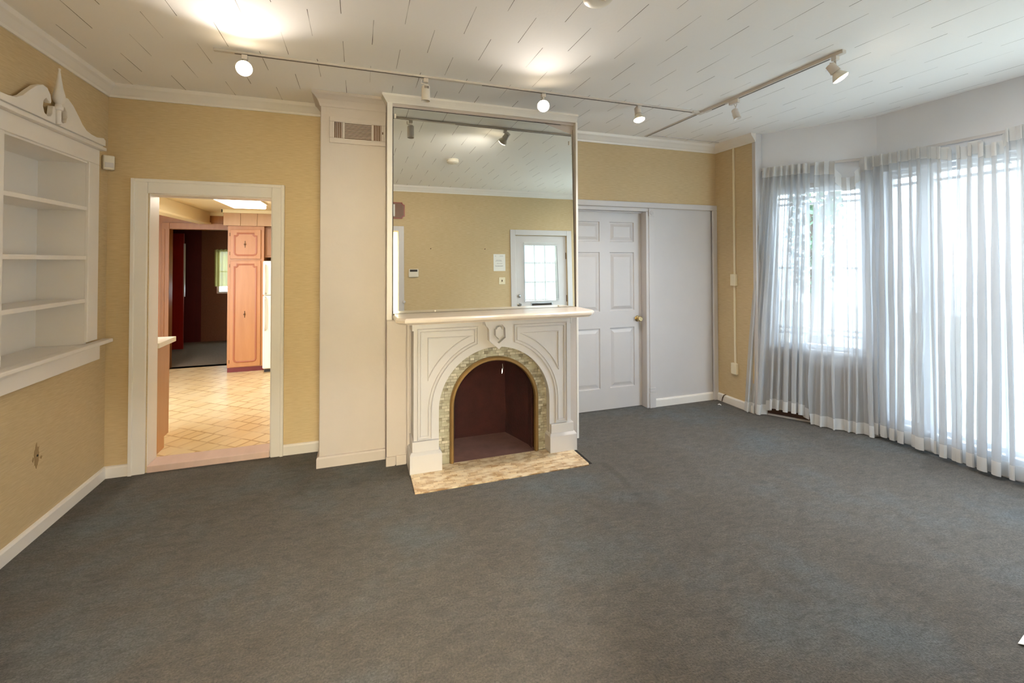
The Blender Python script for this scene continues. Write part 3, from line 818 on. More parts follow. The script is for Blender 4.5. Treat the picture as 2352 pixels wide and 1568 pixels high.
def track_head(x, y, drop, d, lit, label, style='bulb', power=60):
    t = thing('track_spotlight', label, 'spotlight', (x, y, CEIL), 'ceiling track spotlights')
    top = CEIL-.018
    boxes('adapter', [(x-.016, x+.016, y-.016, y+.016, top-.028, top)] if style != 'yoke' else [(x-.013, x+.013, y-.04, y+.05, top-.034, top+.0)], 'track', t, bevel=.003)
    d = Vector(d).normalized(); c = Vector((x, y, CEIL-drop))
    M = axisM(c, d)
    if style == 'bulb':
        s0 = c - d*.05
        bm = bmesh.new(); add_tube(bm, [(x, y, top-.026), (x, y, top-.045), s0 + Vector((0, 0, .012)), s0], .008, 8); obj('stem', bm, 'track', t)
        bm = bmesh.new(); add_lathe(bm, [(.018, -.058), (.026, -.054), (.027, -.01), (.030, .002), (.026, .003)], M, 24); obj('socket', bm, 'track', t, smooth=True)
        bm = bmesh.new(); add_lathe(bm, [(.022, .002), (.026, .012), (.040, .034), (.045, .046), (.044, .050)], M, 28, cap=False); bl = obj('bulb', bm, 'plastic', t, smooth=True, label='reflector bulb')
        bm = bmesh.new(); add_lathe(bm, [(.044, .050), (.036, .057), (.018, .062), (.001, .063)], M, 28, cap=False); obj('bulb_face', bm, 'bulb' if lit else 'plastic', bl, smooth=True, label='glowing bulb face')
        tip = c + d*.075
    elif style == 'can':
        bm = bmesh.new(); add_tube(bm, [(x-.03, y, top-.012), (x-.03, y, top-.035), (x+.018, y, top-.045), (x+.026, y, top-.065), (x+.026, y, c.z+.055)], .005, 6); obj('stem', bm, 'track', t)
        bm = bmesh.new(); add_lathe(bm, [(.001, -.052), (.024, -.052), (.029, -.047), (.031, .052), (.027, .052), (.025, .03), (.001, .03)], M, 28, cap=False); h = obj('can_housing', bm, 'track', t, smooth=True)
        L = [(x-.012+k*.008, x-.009+k*.008, y-.0315, y-.028, c.z+.028, c.z+.045) for k in range(4)]
        boxes('vent_slots', L, 'slot', h)
        tip = c
    else:
        bm = bmesh.new()
        for sx in (-1, 1): add_tube(bm, [(x, y+.01*sx, top-.032), (x+.012*sx, y-.012+.02*sx, top-.05), (x+.024*sx, y-.01+.005*sx, c.z+.012), (x+.026*sx, y-.01, c.z)], .0026, 6)
        obj('wire_yoke', bm, 'track', t)
        bm = bmesh.new(); add_lathe(bm, [(.001, -.04), (.018, -.04), (.024, -.034), (.024, -.005), (.027, .0), (.027, .042), (.022, .042), (.001, .03)], axisM(c + Vector((0, -.01, 0)), d), 24, cap=False); obj('can_housing', bm, 'track', t, smooth=True)
        tip = c
    if lit:
        l = bpy.data.lights.new('spot', 'SPOT'); l.energy = power; l.color = (1, .91, .81); l.spot_size = radians(143); l.spot_blend = 1.0; l.shadow_soft_size = .045
        lo = bpy.data.objects.new('lamp_light', l); COL.objects.link(lo)
        lo.location = tip; lo.rotation_euler = d.to_track_quat('-Z', 'Y').to_euler()
        lo.parent = t; lo.matrix_parent_inverse = Matrix.Translation(-Vector((x, y, CEIL)))
    return t
PW = 44
track_head(-.665, 3.11, .092, (.12, -.88, -.46), True, 'glowing track spotlight at the left end, above the kitchen doorway', 'bulb', PW*.9)
track_head(.437, 3.11, .122, (0, 0, -1), False, 'unlit white cylinder spotlight with vent slots, hanging left of the mirror', 'can')
track_head(1.32, 3.11, .095, (-.30, -.72, -.58), True, 'glowing track spotlight in front of the mirror top', 'bulb', PW)
track_head(2.163, 3.11, .085, (.02, -.22, -.97), True, 'lit spotlight pointing down above the white panelled door', 'bulb', PW*1.25)
track_head(2.795, 2.74, .135, (.12, -.28, -.95), False, 'small unlit spotlight on a wire yoke beside the track joint', 'yoke')
track_head(2.795, 1.955, .115, (.42, -.34, -.84), True, 'lit spotlight at the near end of the track by the bay window', 'bulb', PW*1.1)

# smoke detector
SDX = 1.07
sd = thing('smoke_detector', 'round white smoke detector on the ceiling at the top of the photo', 'smoke detector', (1.08, 1.87, CEIL))
bm = bmesh.new(); add_lathe(bm, [(.070, 0), (.072, .010), (.066, .012), (.066, .018)], Matrix.Translation((1.08, 1.87, CEIL)) @ Matrix.Rotation(pi, 4, 'X'), 36); obj('mounting_plate', bm, 'plastic', sd, smooth=True)
bm = bmesh.new(); add_lathe(bm, [(.066, .018), (.070, .021), (.070, .034), (.060, .043), (.030, .046), (.001, .046)], Matrix.Translation((1.08, 1.87, CEIL)) @ Matrix.Rotation(pi, 4, 'X'), 36, cap=False); c = obj('cover', bm, 'plastic', sd, smooth=True)
bm = bmesh.new(); add_lathe(bm, [(.008, .046), (.008, .049), (.001, .049)], Matrix.Translation((1.10, 1.85, CEIL)) @ Matrix.Rotation(pi, 4, 'X'), 14, cap=False); obj('test_button', bm, 'plastic', c)

# motion sensor in the left corner
ms = thing('motion_sensor', 'small white motion sensor in the left corner beside the shelf pediment', 'motion sensor', (-1.67, 3.955, 2.25))
Mc = Matrix.Translation((-1.690, 3.935, 2.253)) @ Matrix.Rotation(radians(38), 4, 'Z')
bm = bmesh.new(); add_box(bm, -.032, .032, -.022, .024, -.05, .05, Mc); obj('sensor_body', bm, 'plastic', ms, bevel=.006)
bm = bmesh.new(); add_box(bm, -.024, .024, -.026, -.021, -.036, -.002, Mc); obj('lens', bm, 'white', ms, bevel=.003)

# wiring conduit on right wall
wc = thing('wiring_conduit', 'cream surface conduit with two junction boxes beside the bay window', 'conduit', (3.79, 3.74, .4))
boxes('raceway', [(3.776, 3.789, 3.723, 3.745, 1.40, 2.745), (3.776, 3.789, 3.726, 3.748, .455, 1.275)], 'almond', wc, bevel=.003)
boxes('switch_box', [(3.757, 3.789, 3.70, 3.772, 1.275, 1.40)], 'almond', wc, bevel=.005)
boxes('outlet_box', [(3.757, 3.789, 3.70, 3.775, .342, .458)], 'almond', wc, bevel=.005)
bm = bmesh.new(); add_tube(bm, [(3.787, 3.87, .088), (3.770, 3.885, .080), (3.768, 3.905, .045), (3.77, 3.915, .006)], .004, 6)
tag(obj('cable_end', bm, 'bronze'), 'short brown cable stub over the baseboard in the right back corner', 'cable')
bm = bmesh.new(); add_tube(bm, [(3.642, 3.84, .004), (3.655, 3.832, .010), (3.664, 3.822, .004), (3.660, 3.812, .004)], [.004, .006, .005, .003], 6)
tag(obj('paper_scrap', bm, 'paper'), 'tiny white scrap on the carpet near the right back corner', 'scrap')
bm = bmesh.new()
vs = [bm.verts.new(p) for p in ((2.515, 1.068, .004), (2.63, 1.085, .02), (2.72, .95, .012), (2.60, .985, .004), (2.54, 1.03, .016))]
bm.faces.new((vs[0], vs[4], vs[1])); bm.faces.new((vs[4], vs[2], vs[1])); bm.faces.new((vs[0], vs[3], vs[4])); bm.faces.new((vs[3], vs[2], vs[4]))
o = obj('envelope', bm, 'paper'); md = o.modifiers.new('thickness', 'SOLIDIFY'); md.thickness = .002
tag(o, 'white folded paper lying on the carpet at the lower right edge', 'paper')
# old outlet scar on the left wall
hs = thing('wall_scar', 'brown stained patch with a small hole low on the left wall', 'stain', (-1.72, 3.288, .45))
random.seed(4)
def blob(cy, cz, ry, rz, n=26, jit=.30): return [(cy+ry*cos(2*pi*i/n)*(1+random.uniform(-jit, jit)), cz+rz*sin(2*pi*i/n)*(1+random.uniform(-jit, jit))) for i in range(n)]
bm = bmesh.new(); add_prism(bm, blob(3.285, .452, .020, .060), -1.72, -1.7185, 'YZ'); add_prism(bm, blob(3.322, .43, .008, .010, 10), -1.72, -1.7187, 'YZ'); add_prism(bm, blob(3.255, .44, .006, .012, 10), -1.72, -1.7187, 'YZ')
obj('patch', bm, 'stain', hs)
bm = bmesh.new(); add_lathe(bm, [(.001, 0), (.006, 0), (.006, .002), (.001, .002)], Matrix.Translation((-1.7187, 3.288, .452)) @ Matrix.Rotation(pi/2, 4, 'Y'), 12, False); obj('hole', bm, 'dark', hs)

# ================================================================ CURTAINS
def curtain(label, P, Q, P2, Q2, ztop, zbot, n, amp, seed, sag=None, lift=None, headh=.085, group=None, amp_top=.6, hem=.10):
    """P,Q: 2-D ends on the rod line; P2,Q2: ends at the hem. Folded cloth as a height field along the line."""
    rnd = random.Random(seed)
    P, Q, P2, Q2 = map(Vector, (P, Q, P2, Q2))
    ctr = (P+Q)/2
    t = thing('sheer_curtain', label, 'curtain', (ctr.x, ctr.y, 0), group)
    d = (Q-P).normalized(); nr = Vector((-d.y, d.x))
    if nr.x > 0: nr = -nr           # towards the room
    wob = [rnd.uniform(-.42, .42) for _ in range(int(n)+3)]
    ampk = [rnd.uniform(.45, 1.4) for _ in range(int(n)+3)]
    def ph(u, v):
        x = u*n; i = int(min(x, n-1)); f = x-i
        w = wob[i]*(1-f)+wob[i+1]*f
        return 2*pi*(x + w*(.4+.6*v)) + .9*noise.noise(Vector((u*3.1, v*1.3, seed*7.7)))*v*2
    def pt(u, v, z, off=0.0):
        p = (P*(1-u)+Q*u)*(1-v)+(P2*(1-u)+Q2*u)*v
        x = u*n; i = int(min(x, n-1)); f = x-i; ak = ampk[i]*(1-f)+ampk[i+1]*f
        a = amp*ak*(amp_top+(1-amp_top)*min(1, v*2.2)); f_ = ph(u, v)
        q = p + nr*(a*sin(f_)+off + .012*noise.noise(Vector((u*5, v*4, seed)))) + d*(.62*a*sin(2*f_)) 
        return Vector((q.x, q.y, z))
    def zt(u): return ztop - (sag(u) if sag else 0)
    def zb(u): return zbot + (lift(u) if lift else 0)
    nu = int(n*16)
    def grid(name, m, z_of, rows, off, parent=t):
        bm = bmesh.new(); G = []
        for j in range(rows+1):
            row = []
            for i in range(nu+1):
                u = i/nu; z = z_of(u, j/rows)
                v = max(0, min(1, (zt(u)-z)/(zt(u)-zb(u))))
                row.append(bm.verts.new(pt(u, v, z, off)))
            G.append(row)
        for j in range(rows):
            for i in range(nu): bm.faces.new((G[j][i], G[j][i+1], G[j+1][i+1], G[j+1][i]))
        return obj(name, bm, m, parent, smooth=True)
    grid('cloth', 'sheer', lambda u, k: zt(u)*(1-k)+zb(u)*k, 44, 0)
    grid('heading', 'sheerband', lambda u, k: zt(u)+.012-(headh+.012)*k, 4, .004)
    grid('hem', 'sheerband', lambda u, k: zb(u)+hem*(1-k), 4, .004)
    return t
e1 = (B1-A1).normalized(); n1 = Vector((-.836, -.548))
def w1(s, off=.07): p = A1+e1*s+n1*off; return (p.x, p.y)
bump = lambda c, w, h: (lambda u: h*exp(-((u-c)/w)**2))
curtain('white sheer curtain flaring onto the baseboard, left of the angled window', w1(.055), w1(.445), w1(-.13, .06), w1(.40, .07), 2.458, .008, 8, .036, 11,
        lift=lambda u: .075*max(0, min(1, (u-.33)/.1))*max(0, min(1, (1.0-u)/.2+.5)), group=None)
curtain('white sheer curtain with a drooping heading on the angled bay window', w1(.485), w1(.915), w1(.43, .09), w1(.935, .10), 2.456, .006, 6, .046, 23,
        sag=lambda u: .17*exp(-((u-.58)/.20)**4), headh=.11)
XC = 4.30
curtain('wide white sheer curtain at the left of the long bay window', (XC, 2.69), (XC, 2.145), (XC-.0, 2.69), (XC+.0, 2.13), 2.452, .03, 8, .046, 35,
        sag=lambda u: .06*max(0, (u-.62)/.38)**1.5)
curtain('white sheer curtain with looped heading at the right of the long bay window', (XC, 2.105), (XC, 1.50), (XC, 2.14), (XC, 1.48), 2.46, .03, 9, .046, 47,
        sag=lambda u: .075*exp(-((u-.08)/.13)**2)+.09*exp(-((u-.33)/.11)**4))
# rods
for P, Q, lab in ((w1(.02, .026), w1(.925, .026), 'flat white curtain rod on the angled bay wall'), ((4.354, 2.69), (4.354, 1.19), 'flat white curtain rod along the long bay wall')):
    P = Vector(P); Q = Vector(Q); dd = (Q-P); Lr = dd.length; dd /= Lr; nn = Vector((-dd.y, dd.x)); nn = nn if nn.x > 0 else -nn
    M = Matrix(((dd.x, nn.x, 0, P.x), (dd.y, nn.y, 0, P.y), (0, 0, 1, 0), (0, 0, 0, 1)))
    t = thing('curtain_rod', lab, 'curtain rod', (P.x, P.y, 2.46))
    bm = bmesh.new(); add_box(bm, 0, Lr, 0, .006, 2.448, 2.472, M); obj('rod', bm, 'white', t, bevel=.002)
    for s in (.01, Lr-.02):
        bm = bmesh.new(); add_box(bm, s, s+.012, .006, .026, 2.448, 2.472, M); obj('bracket', bm, 'white', t)

# ================================================================ FRONT WALL (seen in the mirror)
d2 = sempty('door_2', (2.92, .19, 0))
bm = bmesh.new()
fx0, fx1, fz0, fz1 = 2.63, 3.20, 1.03, 1.985
for a, b, c, e in ((2.461, fx0, .01, 2.108), (fx1, 3.387, .01, 2.108), (fx0, fx1, .01, fz0), (fx0, fx1, fz1, 2.108)): add_box(bm, a, b, .15, .19, c, e)
obj('door_slab', bm, 'white', d2)
boxes('glazing_bar', [(fx0, fx1, .155, .17, 1.33, 1.345), (fx0, fx1, .155, .17, 1.65, 1.665), (2.81, 2.822, .155, .17, fz0, fz1), (3.0, 3.012, .155, .17, fz0, fz1)], 'white', d2)
boxes('pane', [(fx0, fx1, .160, .163, fz0, fz1)], 'glass', d2)
for z, rr in ((1.116, .030), (.975, .030)):
    bm = bmesh.new(); add_lathe(bm, [(rr, 0), (rr, .006), (.014, .012), (.013, .03), (.026, .036), (.028, .05), (.018, .06)] if z < 1 else [(rr, 0), (rr, .010), (.022, .022), (.008, .024)], Matrix.Translation((2.52, .19, z)) @ Matrix.Rotation(-pi/2, 4, 'X'), 22)
    obj('door_knob' if z < 1 else 'deadbolt', bm, 'chrome', d2, smooth=True)
boxes('mail_slot', [(2.725, 3.12, .19, .197, .935, 1.0)], 'chrome', d2, bevel=.002)
boxes('mail_flap', [(2.745, 3.10, .197, .200, .945, .99)], 'slot', d2)
for z in (1.72, 1.0, .3): boxes('hinge', [(3.378, 3.392, .188, .198, z, z+.11)], 'bronze', d2)
bm = bmesh.new(); add_box(bm, 2.37, 2.459, .22, .238, 0, 2.20); add_box(bm, 3.389, 3.477, .22, .238, 0, 2.20); add_box(bm, 2.459, 3.389, .22, .238, 2.115, 2.20)
struct(obj('trim_entry_casing', bm, 'white', bevel=.004))
dc = None
# small curtain on door glass
MT['doorvoile'] = sheer('door_voile', .06, (.46, .48, .49, 1))
def door_curtain():
    t = thing('door_curtain', 'gathered white sheer curtain on the entry door glass, seen in the mirror', 'curtain', (2.91, .205, 1.03))
    bm = bmesh.new(); nu, rows = 130, 12; G = []
    for j in range(rows+1):
        v = j/rows; z = 1.995-v*.96; row = []
        for i in range(nu+1):
            u = i/nu; x = 2.612+u*(.60+.02*v); 
            y = .212+.009*sin(2*pi*(u*13+.35*noise.noise(Vector((u*4, v, 3)))))*(1 if .06 < v else .5)
            row.append(bm.verts.new((x, y, z)))
        G.append(row)
    for j in range(rows):
        for i in range(nu): bm.faces.new((G[j][i], G[j][i+1], G[j+1][i+1], G[j+1][i]))
    obj('cloth', bm, 'doorvoile', t, smooth=True)
    boxes('heading', [(2.61, 3.215, .216, .224, 1.945, 1.998)], 'sheerband', t)
    for z in (1.965, 1.045): boxes('rod', [(2.60, 3.23, .226, .231, z, z+.009)], 'white', t)
door_curtain()
pn = thing('paper_note', 'white sheet of paper taped above the light switch beside the entry door', 'paper', (2.18, .22, 1.67))
boxes('sheet', [(2.084, 2.283, .2205, .2215, 1.528, 1.800)], 'paper', pn)
L = []
random.seed(9)
for k, (za, xa_, xb_) in enumerate(((1.765, 2.11, 2.13), (1.765, 2.19, 2.25), (1.70, 2.13, 2.22), (1.685, 2.12, 2.23), (1.645, 2.14, 2.23), (1.61, 2.11, 2.25), (1.60, 2.12, 2.24))):
    x = xa_
    while x < xb_: w = random.uniform(.006, .016); L.append((x, min(x+w, xb_), .2215, .2219, za, za+.006)); x += w+.005
boxes('ink_marks', L, 'ink', pn)['kind'] = 'stuff'
sw = thing('light_switch', 'cream light switch plate below the paper note, seen in the mirror', 'light switch', (2.222, .22, 1.37))
boxes('switch_plate', [(2.170, 2.275, .22, .226, 1.312, 1.426)], 'almond', sw, bevel=.003)
boxes('toggle', [(2.216, 2.226, .226, .236, 1.357, 1.387)], 'bronze', sw)
th = thing('thermostat', 'white rounded thermostat on the mirror-reflected front wall', 'thermostat', (.82, .22, 1.51))
boxes('thermostat_body', [(.745, .895, .22, .252, 1.445, 1.573)], 'plastic', th, bevel=.02)
boxes('display', [(.765, .875, .252, .2535, 1.53, 1.562)], 'slot', th, label='grey display strip')
pq = thing('wall_plaque', 'dark-edged wooden plaque with notched corners, seen in the mirror', 'plaque', (.55, .22, 2.45))
def notched(x0, x1, z0, z1, r):
    pts = []
    for cx_, cz_, a0 in ((x1, z1, 180), (x0, z1, 270), (x0, z0, 0), (x1, z0, 90)):
        for i in range(7):
            a = radians(a0+90-i*15) ; pts.append((cx_+r*cos(a), cz_+r*sin(a)))
    return pts
def notch2(x0, x1, z0, z1, r):
    pts = []
    for (cx_, cz_, s) in ((x1, z1, (-1, -1)), (x1, z0, (-1, 1)), (x0, z0, (1, 1)), (x0, z1, (1, -1))):
        arc = [(cx_+s[0]*r*cos(radians(a)), cz_+s[1]*r*sin(radians(a))) for a in range(0, 91, 15)]
        # order: clockwise starting at top edge for the top-right corner
        pts += arc if (cx_, cz_) in ((x1, z1), (x0, z0)) else arc[::-1]
    return pts
bm = bmesh.new(); add_prism(bm, notch2(.37, .693, 2.327, 2.572, .035), .22, .236, 'XZ'); obj('plaque_board', bm, 'redwood', pq)
bm = bmesh.new(); add_prism(bm, notch2(.382, .681, 2.339, 2.560, .035), .236, .239, 'XZ'); obj('plaque_face', bm, 'plaque', pq)
boxes('card', [(.46, .55, .239, .241, 2.36, 2.54)], 'paper', pq, label='pale card on the plaque')
gk = thing('crystal_knob', 'pale faceted knob at the hall doorway casing, seen in the mirror corner', 'knob', (.676, .24, 1.085))
bm = bmesh.new(); add_lathe(bm, [(.010, 0), (.010, .018), (.024, .024), (.032, .036), (.026, .05), (.012, .056)], Matrix.Translation((.676, .235, 1.085)) @ Matrix.Rotation(-pi/2, 4, 'X') @ Matrix.Diagonal((.75, .75, .55, 1)), 8); obj('knob_head', bm, 'glasscrystal', gk)
for x, z in ((1.08, 1.878), (1.94, 1.878)):
    bm = bmesh.new(); add_tube(bm, [(x, .22, z), (x+.004, .238, z+.004)], .006, 6)
    tag(obj('picture_nail', bm, 'bronze'), 'bare picture nail on the front wall, %s in the mirror' % ('left one' if x < 1.5 else 'right one near the paper note'), 'nail')
# hall doorway casing (camera stands in it)
bm = bmesh.new(); add_box(bm, .60, .682, .22, .235, 0, 2.215); add_box(bm, -.585, -.50, .22, .235, 0, 2.215); add_box(bm, -.50, .60, .22, .235, 2.145, 2.215)
struct(obj('trim_hall_casing', bm, 'white', bevel=.003))
# hall behind the camera
bm = bmesh.new()
add_box(bm, -2.6, -2.5, -4, -.05, 0, CEIL); add_box(bm, 2.5, 2.6, -4, .06, 0, CEIL); add_box(bm, -2.6, 2.6, -4.1, -4, 0, CEIL)
add_box(bm, -2.6, -1.75, -.05, .07, 0, CEIL)
struct(obj('wall_hall', bm, 'hallwall'))
l = bpy.data.lights.new('hall_fill', 'AREA'); l.shape = 'RECTANGLE'; l.size = 2.6; l.size_y = 1.7; l.energy = 370; l.color = (.90, .95, 1)  # added area light filling the room through the doorway; no window here
lo = bpy.data.objects.new('hall_fill', l); COL.objects.link(lo); lo.location = (-.1, -3.9, 1.45); lo.rotation_euler = (radians(90), 0, pi)
boxes('floor_hall', [(-2.6, 2.6, -4.1, -.05, -.08, 0)], 'carpet')['kind'] = 'structure'
boxes('ceiling_hall', [(-2.6, 2.6, -4.1, -.05, CEIL, CEIL+.1)], 'hallwall')['kind'] = 'structure'
hl = thing('hall_fill_lamp', 'added unseen round ceiling lamp in the hall, for front fill', 'ceiling lamp', (.2, -1.3, CEIL))  # unseen lamp added as front fill through the doorway
bm = bmesh.new(); add_lathe(bm, [(.22, 0), (.22, .03), (.18, .07), (.001, .09)], Matrix.Translation((.2, -1.3, CEIL)) @ Matrix.Rotation(pi, 4, 'X'), 28, False); obj('lamp_glass', bm, 'hallglow', hl, smooth=True)
l = bpy.data.lights.new('hall_lamp_fill', 'AREA'); l.shape = 'DISK'; l.size = .4; l.energy = 70; l.color = (1, .93, .84)
lo = bpy.data.objects.new('hall_lamp_fill', l); COL.objects.link(lo); lo.location = (.2, -1.3, CEIL-.12); lo.parent = hl; lo.matrix_parent_inverse = Matrix.Translation((-.2, 1.3, -CEIL))

# ================================================================ KITCHEN
KZ, KC = .05, 2.245
boxes('floor_kitchen', [(-3.4, 1.2, 4.16, 7.46, 0, KZ)], 'vinyl')['kind'] = 'structure'
boxes('ceiling_kitchen', [(-3.4, 1.2, 4.15, 7.6, KC, KC+.08)], 'hallwall')['kind'] = 'structure'
boxes('wall_kitchen_left', [(-3.5, -3.4, 4.15, 7.6, 0, KC)], 'casing')['kind'] = 'structure'
boxes('wall_kitchen_right', [(1.2, 1.3, 4.15, 7.6, 0, KC)], 'hallwall')['kind'] = 'structure'
bm = bmesh.new(); wall_boxes(bm, (-3.4, 7.46), (1.2, 7.46), 0, KC, .12, [(.90, 1.62, KZ, 2.0)], side=1)
struct(obj('wall_kitchen_back', bm, 'casing'))
boxes('trim_kitchen_back_casing', [(-2.585, -2.495, 7.435, 7.46, KZ, 2.09), (-2.495, -1.75, 7.435, 7.46, 2.0, 2.09), (-2.565, -2.545, 7.428, 7.435, KZ, 2.0)], 'casing', bevel=.004)['kind'] = 'structure'
boxes('trim_kitchen_cornice', [(-2.07, 1.2, 7.40, 7.46, 2.20, KC)], 'hallwall')['kind'] = 'structure'
boxes('trim_kitchen_beam', [(-2.12, -2.0, 4.16, 7.40, 2.075, KC), (-2.135, -2.12, 4.16, 7.40, 2.075, 2.10), (-2.0, -1.985, 4.16, 7.40, 2.075, 2.10)], 'hallwall', bevel=.004)['kind'] = 'structure'
# soffit over the pantry
sf = sempty('wall_kitchen_soffit', (-.9, 6.93, 2.1))
L = []
x = -1.712
while x < 1.19: L.append((x, min(x+.198, 1.2), 6.90, 6.918, 2.028, 2.198)); x += .201
boxes('planks', L, 'soffit', sf, bevel=.002)
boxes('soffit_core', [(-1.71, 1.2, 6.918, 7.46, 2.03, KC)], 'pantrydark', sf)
boxes('soffit_crown', [(-1.735, 1.2, 6.875, 6.918, 2.198, KC), (-1.735, -1.71, 6.875, 7.40, 2.198, KC)], 'hallwall', sf, bevel=.006)
# pantry cabinet
pc = thing('pantry_cabinet', 'tall honey wood pantry cabinet with two routed doors beside the refrigerator', 'cabinet', (-1.45, 7.1, KZ))
boxes('carcass', [(-1.671, -1.236, 6.95, 7.45, .115, 2.028)], 'pantry', pc)
boxes('toe_kick', [(-1.671, -1.236, 6.965, 7.45, KZ, .115)], 'toe', pc, label='dark red toe kick')
def cab_door(z0, z1, pz0, pz1, hz, x0=-1.638, x1=-1.272, px0=-1.585, px1=-1.325, y=6.95):
    dr = boxes('door', [(x0, x1, y-.02, y, z0, z1)], 'pantry', pc, bevel=.003)
    c = .035
    path = [(px0+c, pz0), (px1-c, pz0), (px1-c*.3, pz0+c*.3), (px1, pz0+c), (px1, pz1-c), (px1-c*.6, pz1-c), (px1-c, pz1-c*.6), (px1-c, pz1), (px0+c, pz1), (px0+c, pz1-c*.6), (px0+c*.6, pz1-c), (px0, pz1-c), (px0, pz0+c), (px0+c*.3, pz0+c*.3)]
    bm = bmesh.new(); add_sweep(bm, path, [(-.012, .001), (-.012, -.003), (0, -.005), (.012, -.003), (.012, .001)], closed=True, plane='XZ', base=y-.02)
    obj('routed_moulding', bm, 'pantrydark', dr)
    bm = bmesh.new()
    add_box(bm, -1.465, -1.457, y-.026, y-.02, hz-.045, hz+.045); add_lathe(bm, [(.009, 0), (.007, .012), (.012, .018), (.008, .026)], Matrix.Translation((-1.461, y-.024, hz)) @ Matrix.Rotation(pi/2, 4, 'X'), 14)
    obj('pull', bm, 'bronze', dr)
    for z in (z0+.05, z1-.09): boxes('hinge', [(x0-.010, x0-.001, y-.012, y-.001, z, z+.045)], 'bronze', dr)
cab_door(1.582, 1.978, 1.63, 1.925, 1.779)
cab_door(.125, 1.555, .19, 1.505, .83)
# over-fridge cabinet
oc = thing('wall_cabinet', 'brown wall cabinet above the refrigerator', 'cabinet', (-.7, 7.2, 1.62))
boxes('carcass', [(-1.234, -.35, 7.02, 7.45, 1.60, 2.028)], 'casing', oc)
for x0, x1 in ((-1.21, -.80), (-.79, -.38)): boxes('door', [(x0, x1, 7.0, 7.02, 1.63, 2.0)], 'casing', oc, bevel=.004)
# refrigerator
rf = thing('refrigerator', 'white top-freezer refrigerator beside the pantry cabinet', 'refrigerator', (-.8, 7.1, KZ))
boxes('body', [(-1.215, -.42, 6.83, 7.44, .09, 1.552)], 'appl', rf, bevel=.01)
boxes('freezer_door', [(-1.215, -.42, 6.76, 6.825, 1.094, 1.552)], 'appl', rf, bevel=.012)
boxes('refrigerator_door', [(-1.215, -.42, 6.76, 6.825, .11, 1.084)], 'appl', rf, bevel=.012)
for z0, z1 in ((1.10, 1.50), (.62, 1.07)):
    bm = bmesh.new(); add_tube(bm, [(-1.185, 6.758, z0), (-1.182, 6.725, z0+.03), (-1.180, 6.72, (z0+z1)/2), (-1.182, 6.725, z1-.03), (-1.185, 6.758, z1)], .009, 8); obj('handle', bm, 'plastic', rf, smooth=True)
boxes('base_grille', [(-1.205, -.43, 6.84, 6.86, KZ, .09)], 'slot', rf)
boxes('badge', [(-1.195, -1.17, 6.758, 6.7605, 1.115, 1.122)], 'slot', rf)
# base cabinet and worktop
bc = thing('base_cabinet', 'tan base cabinet end just inside the kitchen doorway', 'cabinet', (-2, 4.3, KZ))
bm = bmesh.new(); add_prism(bm, [(4.165, KZ), (4.345, KZ), (4.345, .14), (4.432, .14), (4.442, .875), (4.165, .875)], -1.498, -1.48, 'YZ'); obj('end_panel', bm, 'pen', bc)
boxes('carcass', [(-2.4, -1.498, 4.165, 4.40, .14, .875), (-2.4, -1.498, 4.165, 4.335, KZ, .14)], 'pen', bc)
wt = boxes('worktop', [(-2.42, -1.455, 4.163, 4.505, .877, .918)], 'laminate', bevel=.004); tag(wt, 'white laminate worktop on the tan base cabinet', 'worktop')
# ceiling fixture
kf = thing('fluorescent_light', 'bright rectangular fluorescent ceiling fixture in the kitchen', 'ceiling light', (-1.24, 5.6, KC))
boxes('fixture_body', [(-1.43, -1.05, 4.95, 6.13, KC-.02, KC)], 'appl', kf)
boxes('diffuser', [(-1.415, -1.065, 4.965, 6.115, KC-.065, KC-.02)], 'tube', kf, bevel=.012, label='glowing diffuser')
l = bpy.data.lights.new('kitchen_light', 'AREA'); l.shape = 'RECTANGLE'; l.size = .34; l.size_y = 1.15; l.energy = 9; l.color = (1, .90, .76)
lo = bpy.data.objects.new('kitchen_light', l); COL.objects.link(lo); lo.location = (-1.24, 5.54, KC-.07); lo.parent = kf; lo.matrix_parent_inverse = Matrix.Translation((1.24, -5.6, -KC))

# ---- room beyond the kitchen
MT['bcarpet'] = mat('brown_speckled_carpet', srgb(150, 130, 108), .95, .3, 90, .6, 140)
boxes('floor_back_room', [(-5, -.5, 7.46, 10.0, 0, KZ)], 'bcarpet')['kind'] = 'structure'
boxes('ceiling_back_room', [(-5, -.5, 7.58, 10.0, 2.35, 2.45)], 'darkwall')['kind'] = 'structure'
boxes('wall_back_room_left', [(-5.1, -5.0, 7.4, 10.0, 0, 2.4)], 'darkwall')['kind'] = 'structure'
boxes('wall_back_room_near', [(-5.1, -3.4, 7.46, 7.58, 0, 2.45), (-3.4, -.5, 7.46, 7.58, KC, 2.45), (-.55, -.5, 7.46, 7.62, 0, 2.45)], 'darkwall')['kind'] = 'structure'
boxes('wall_back_room_right', [(-.6, -.5, 7.6, 10.0, 0, 2.4)], 'brownwall')['kind'] = 'structure'
bm = bmesh.new(); wall_boxes(bm, (-5, 9.8), (-2.78, 9.8), 0, 2.4, .12, [], side=1); struct(obj('wall_back_room_dark', bm, 'darkwall'))
bm = bmesh.new(); wall_boxes(bm, (-2.78, 9.8), (-.5, 9.8), 0, 2.4, .12, [(.25, .95, .94, 1.76)], side=1)
struct(obj('wall_back_room', bm, 'brownwall'))
w4 = sempty('window_4', (-2.18, 9.8, .94))
boxes('window_frame', [(-2.53, -2.50, 9.84, 9.88, .94, 1.76), (-1.86, -1.83, 9.84, 9.88, .94, 1.76), (-2.5, -1.86, 9.84, 9.88, .94, .97), (-2.5, -1.86, 9.84, 9.88, 1.73, 1.76), (-2.5, -1.86, 9.85, 9.87, 1.34, 1.36)], 'white', w4)
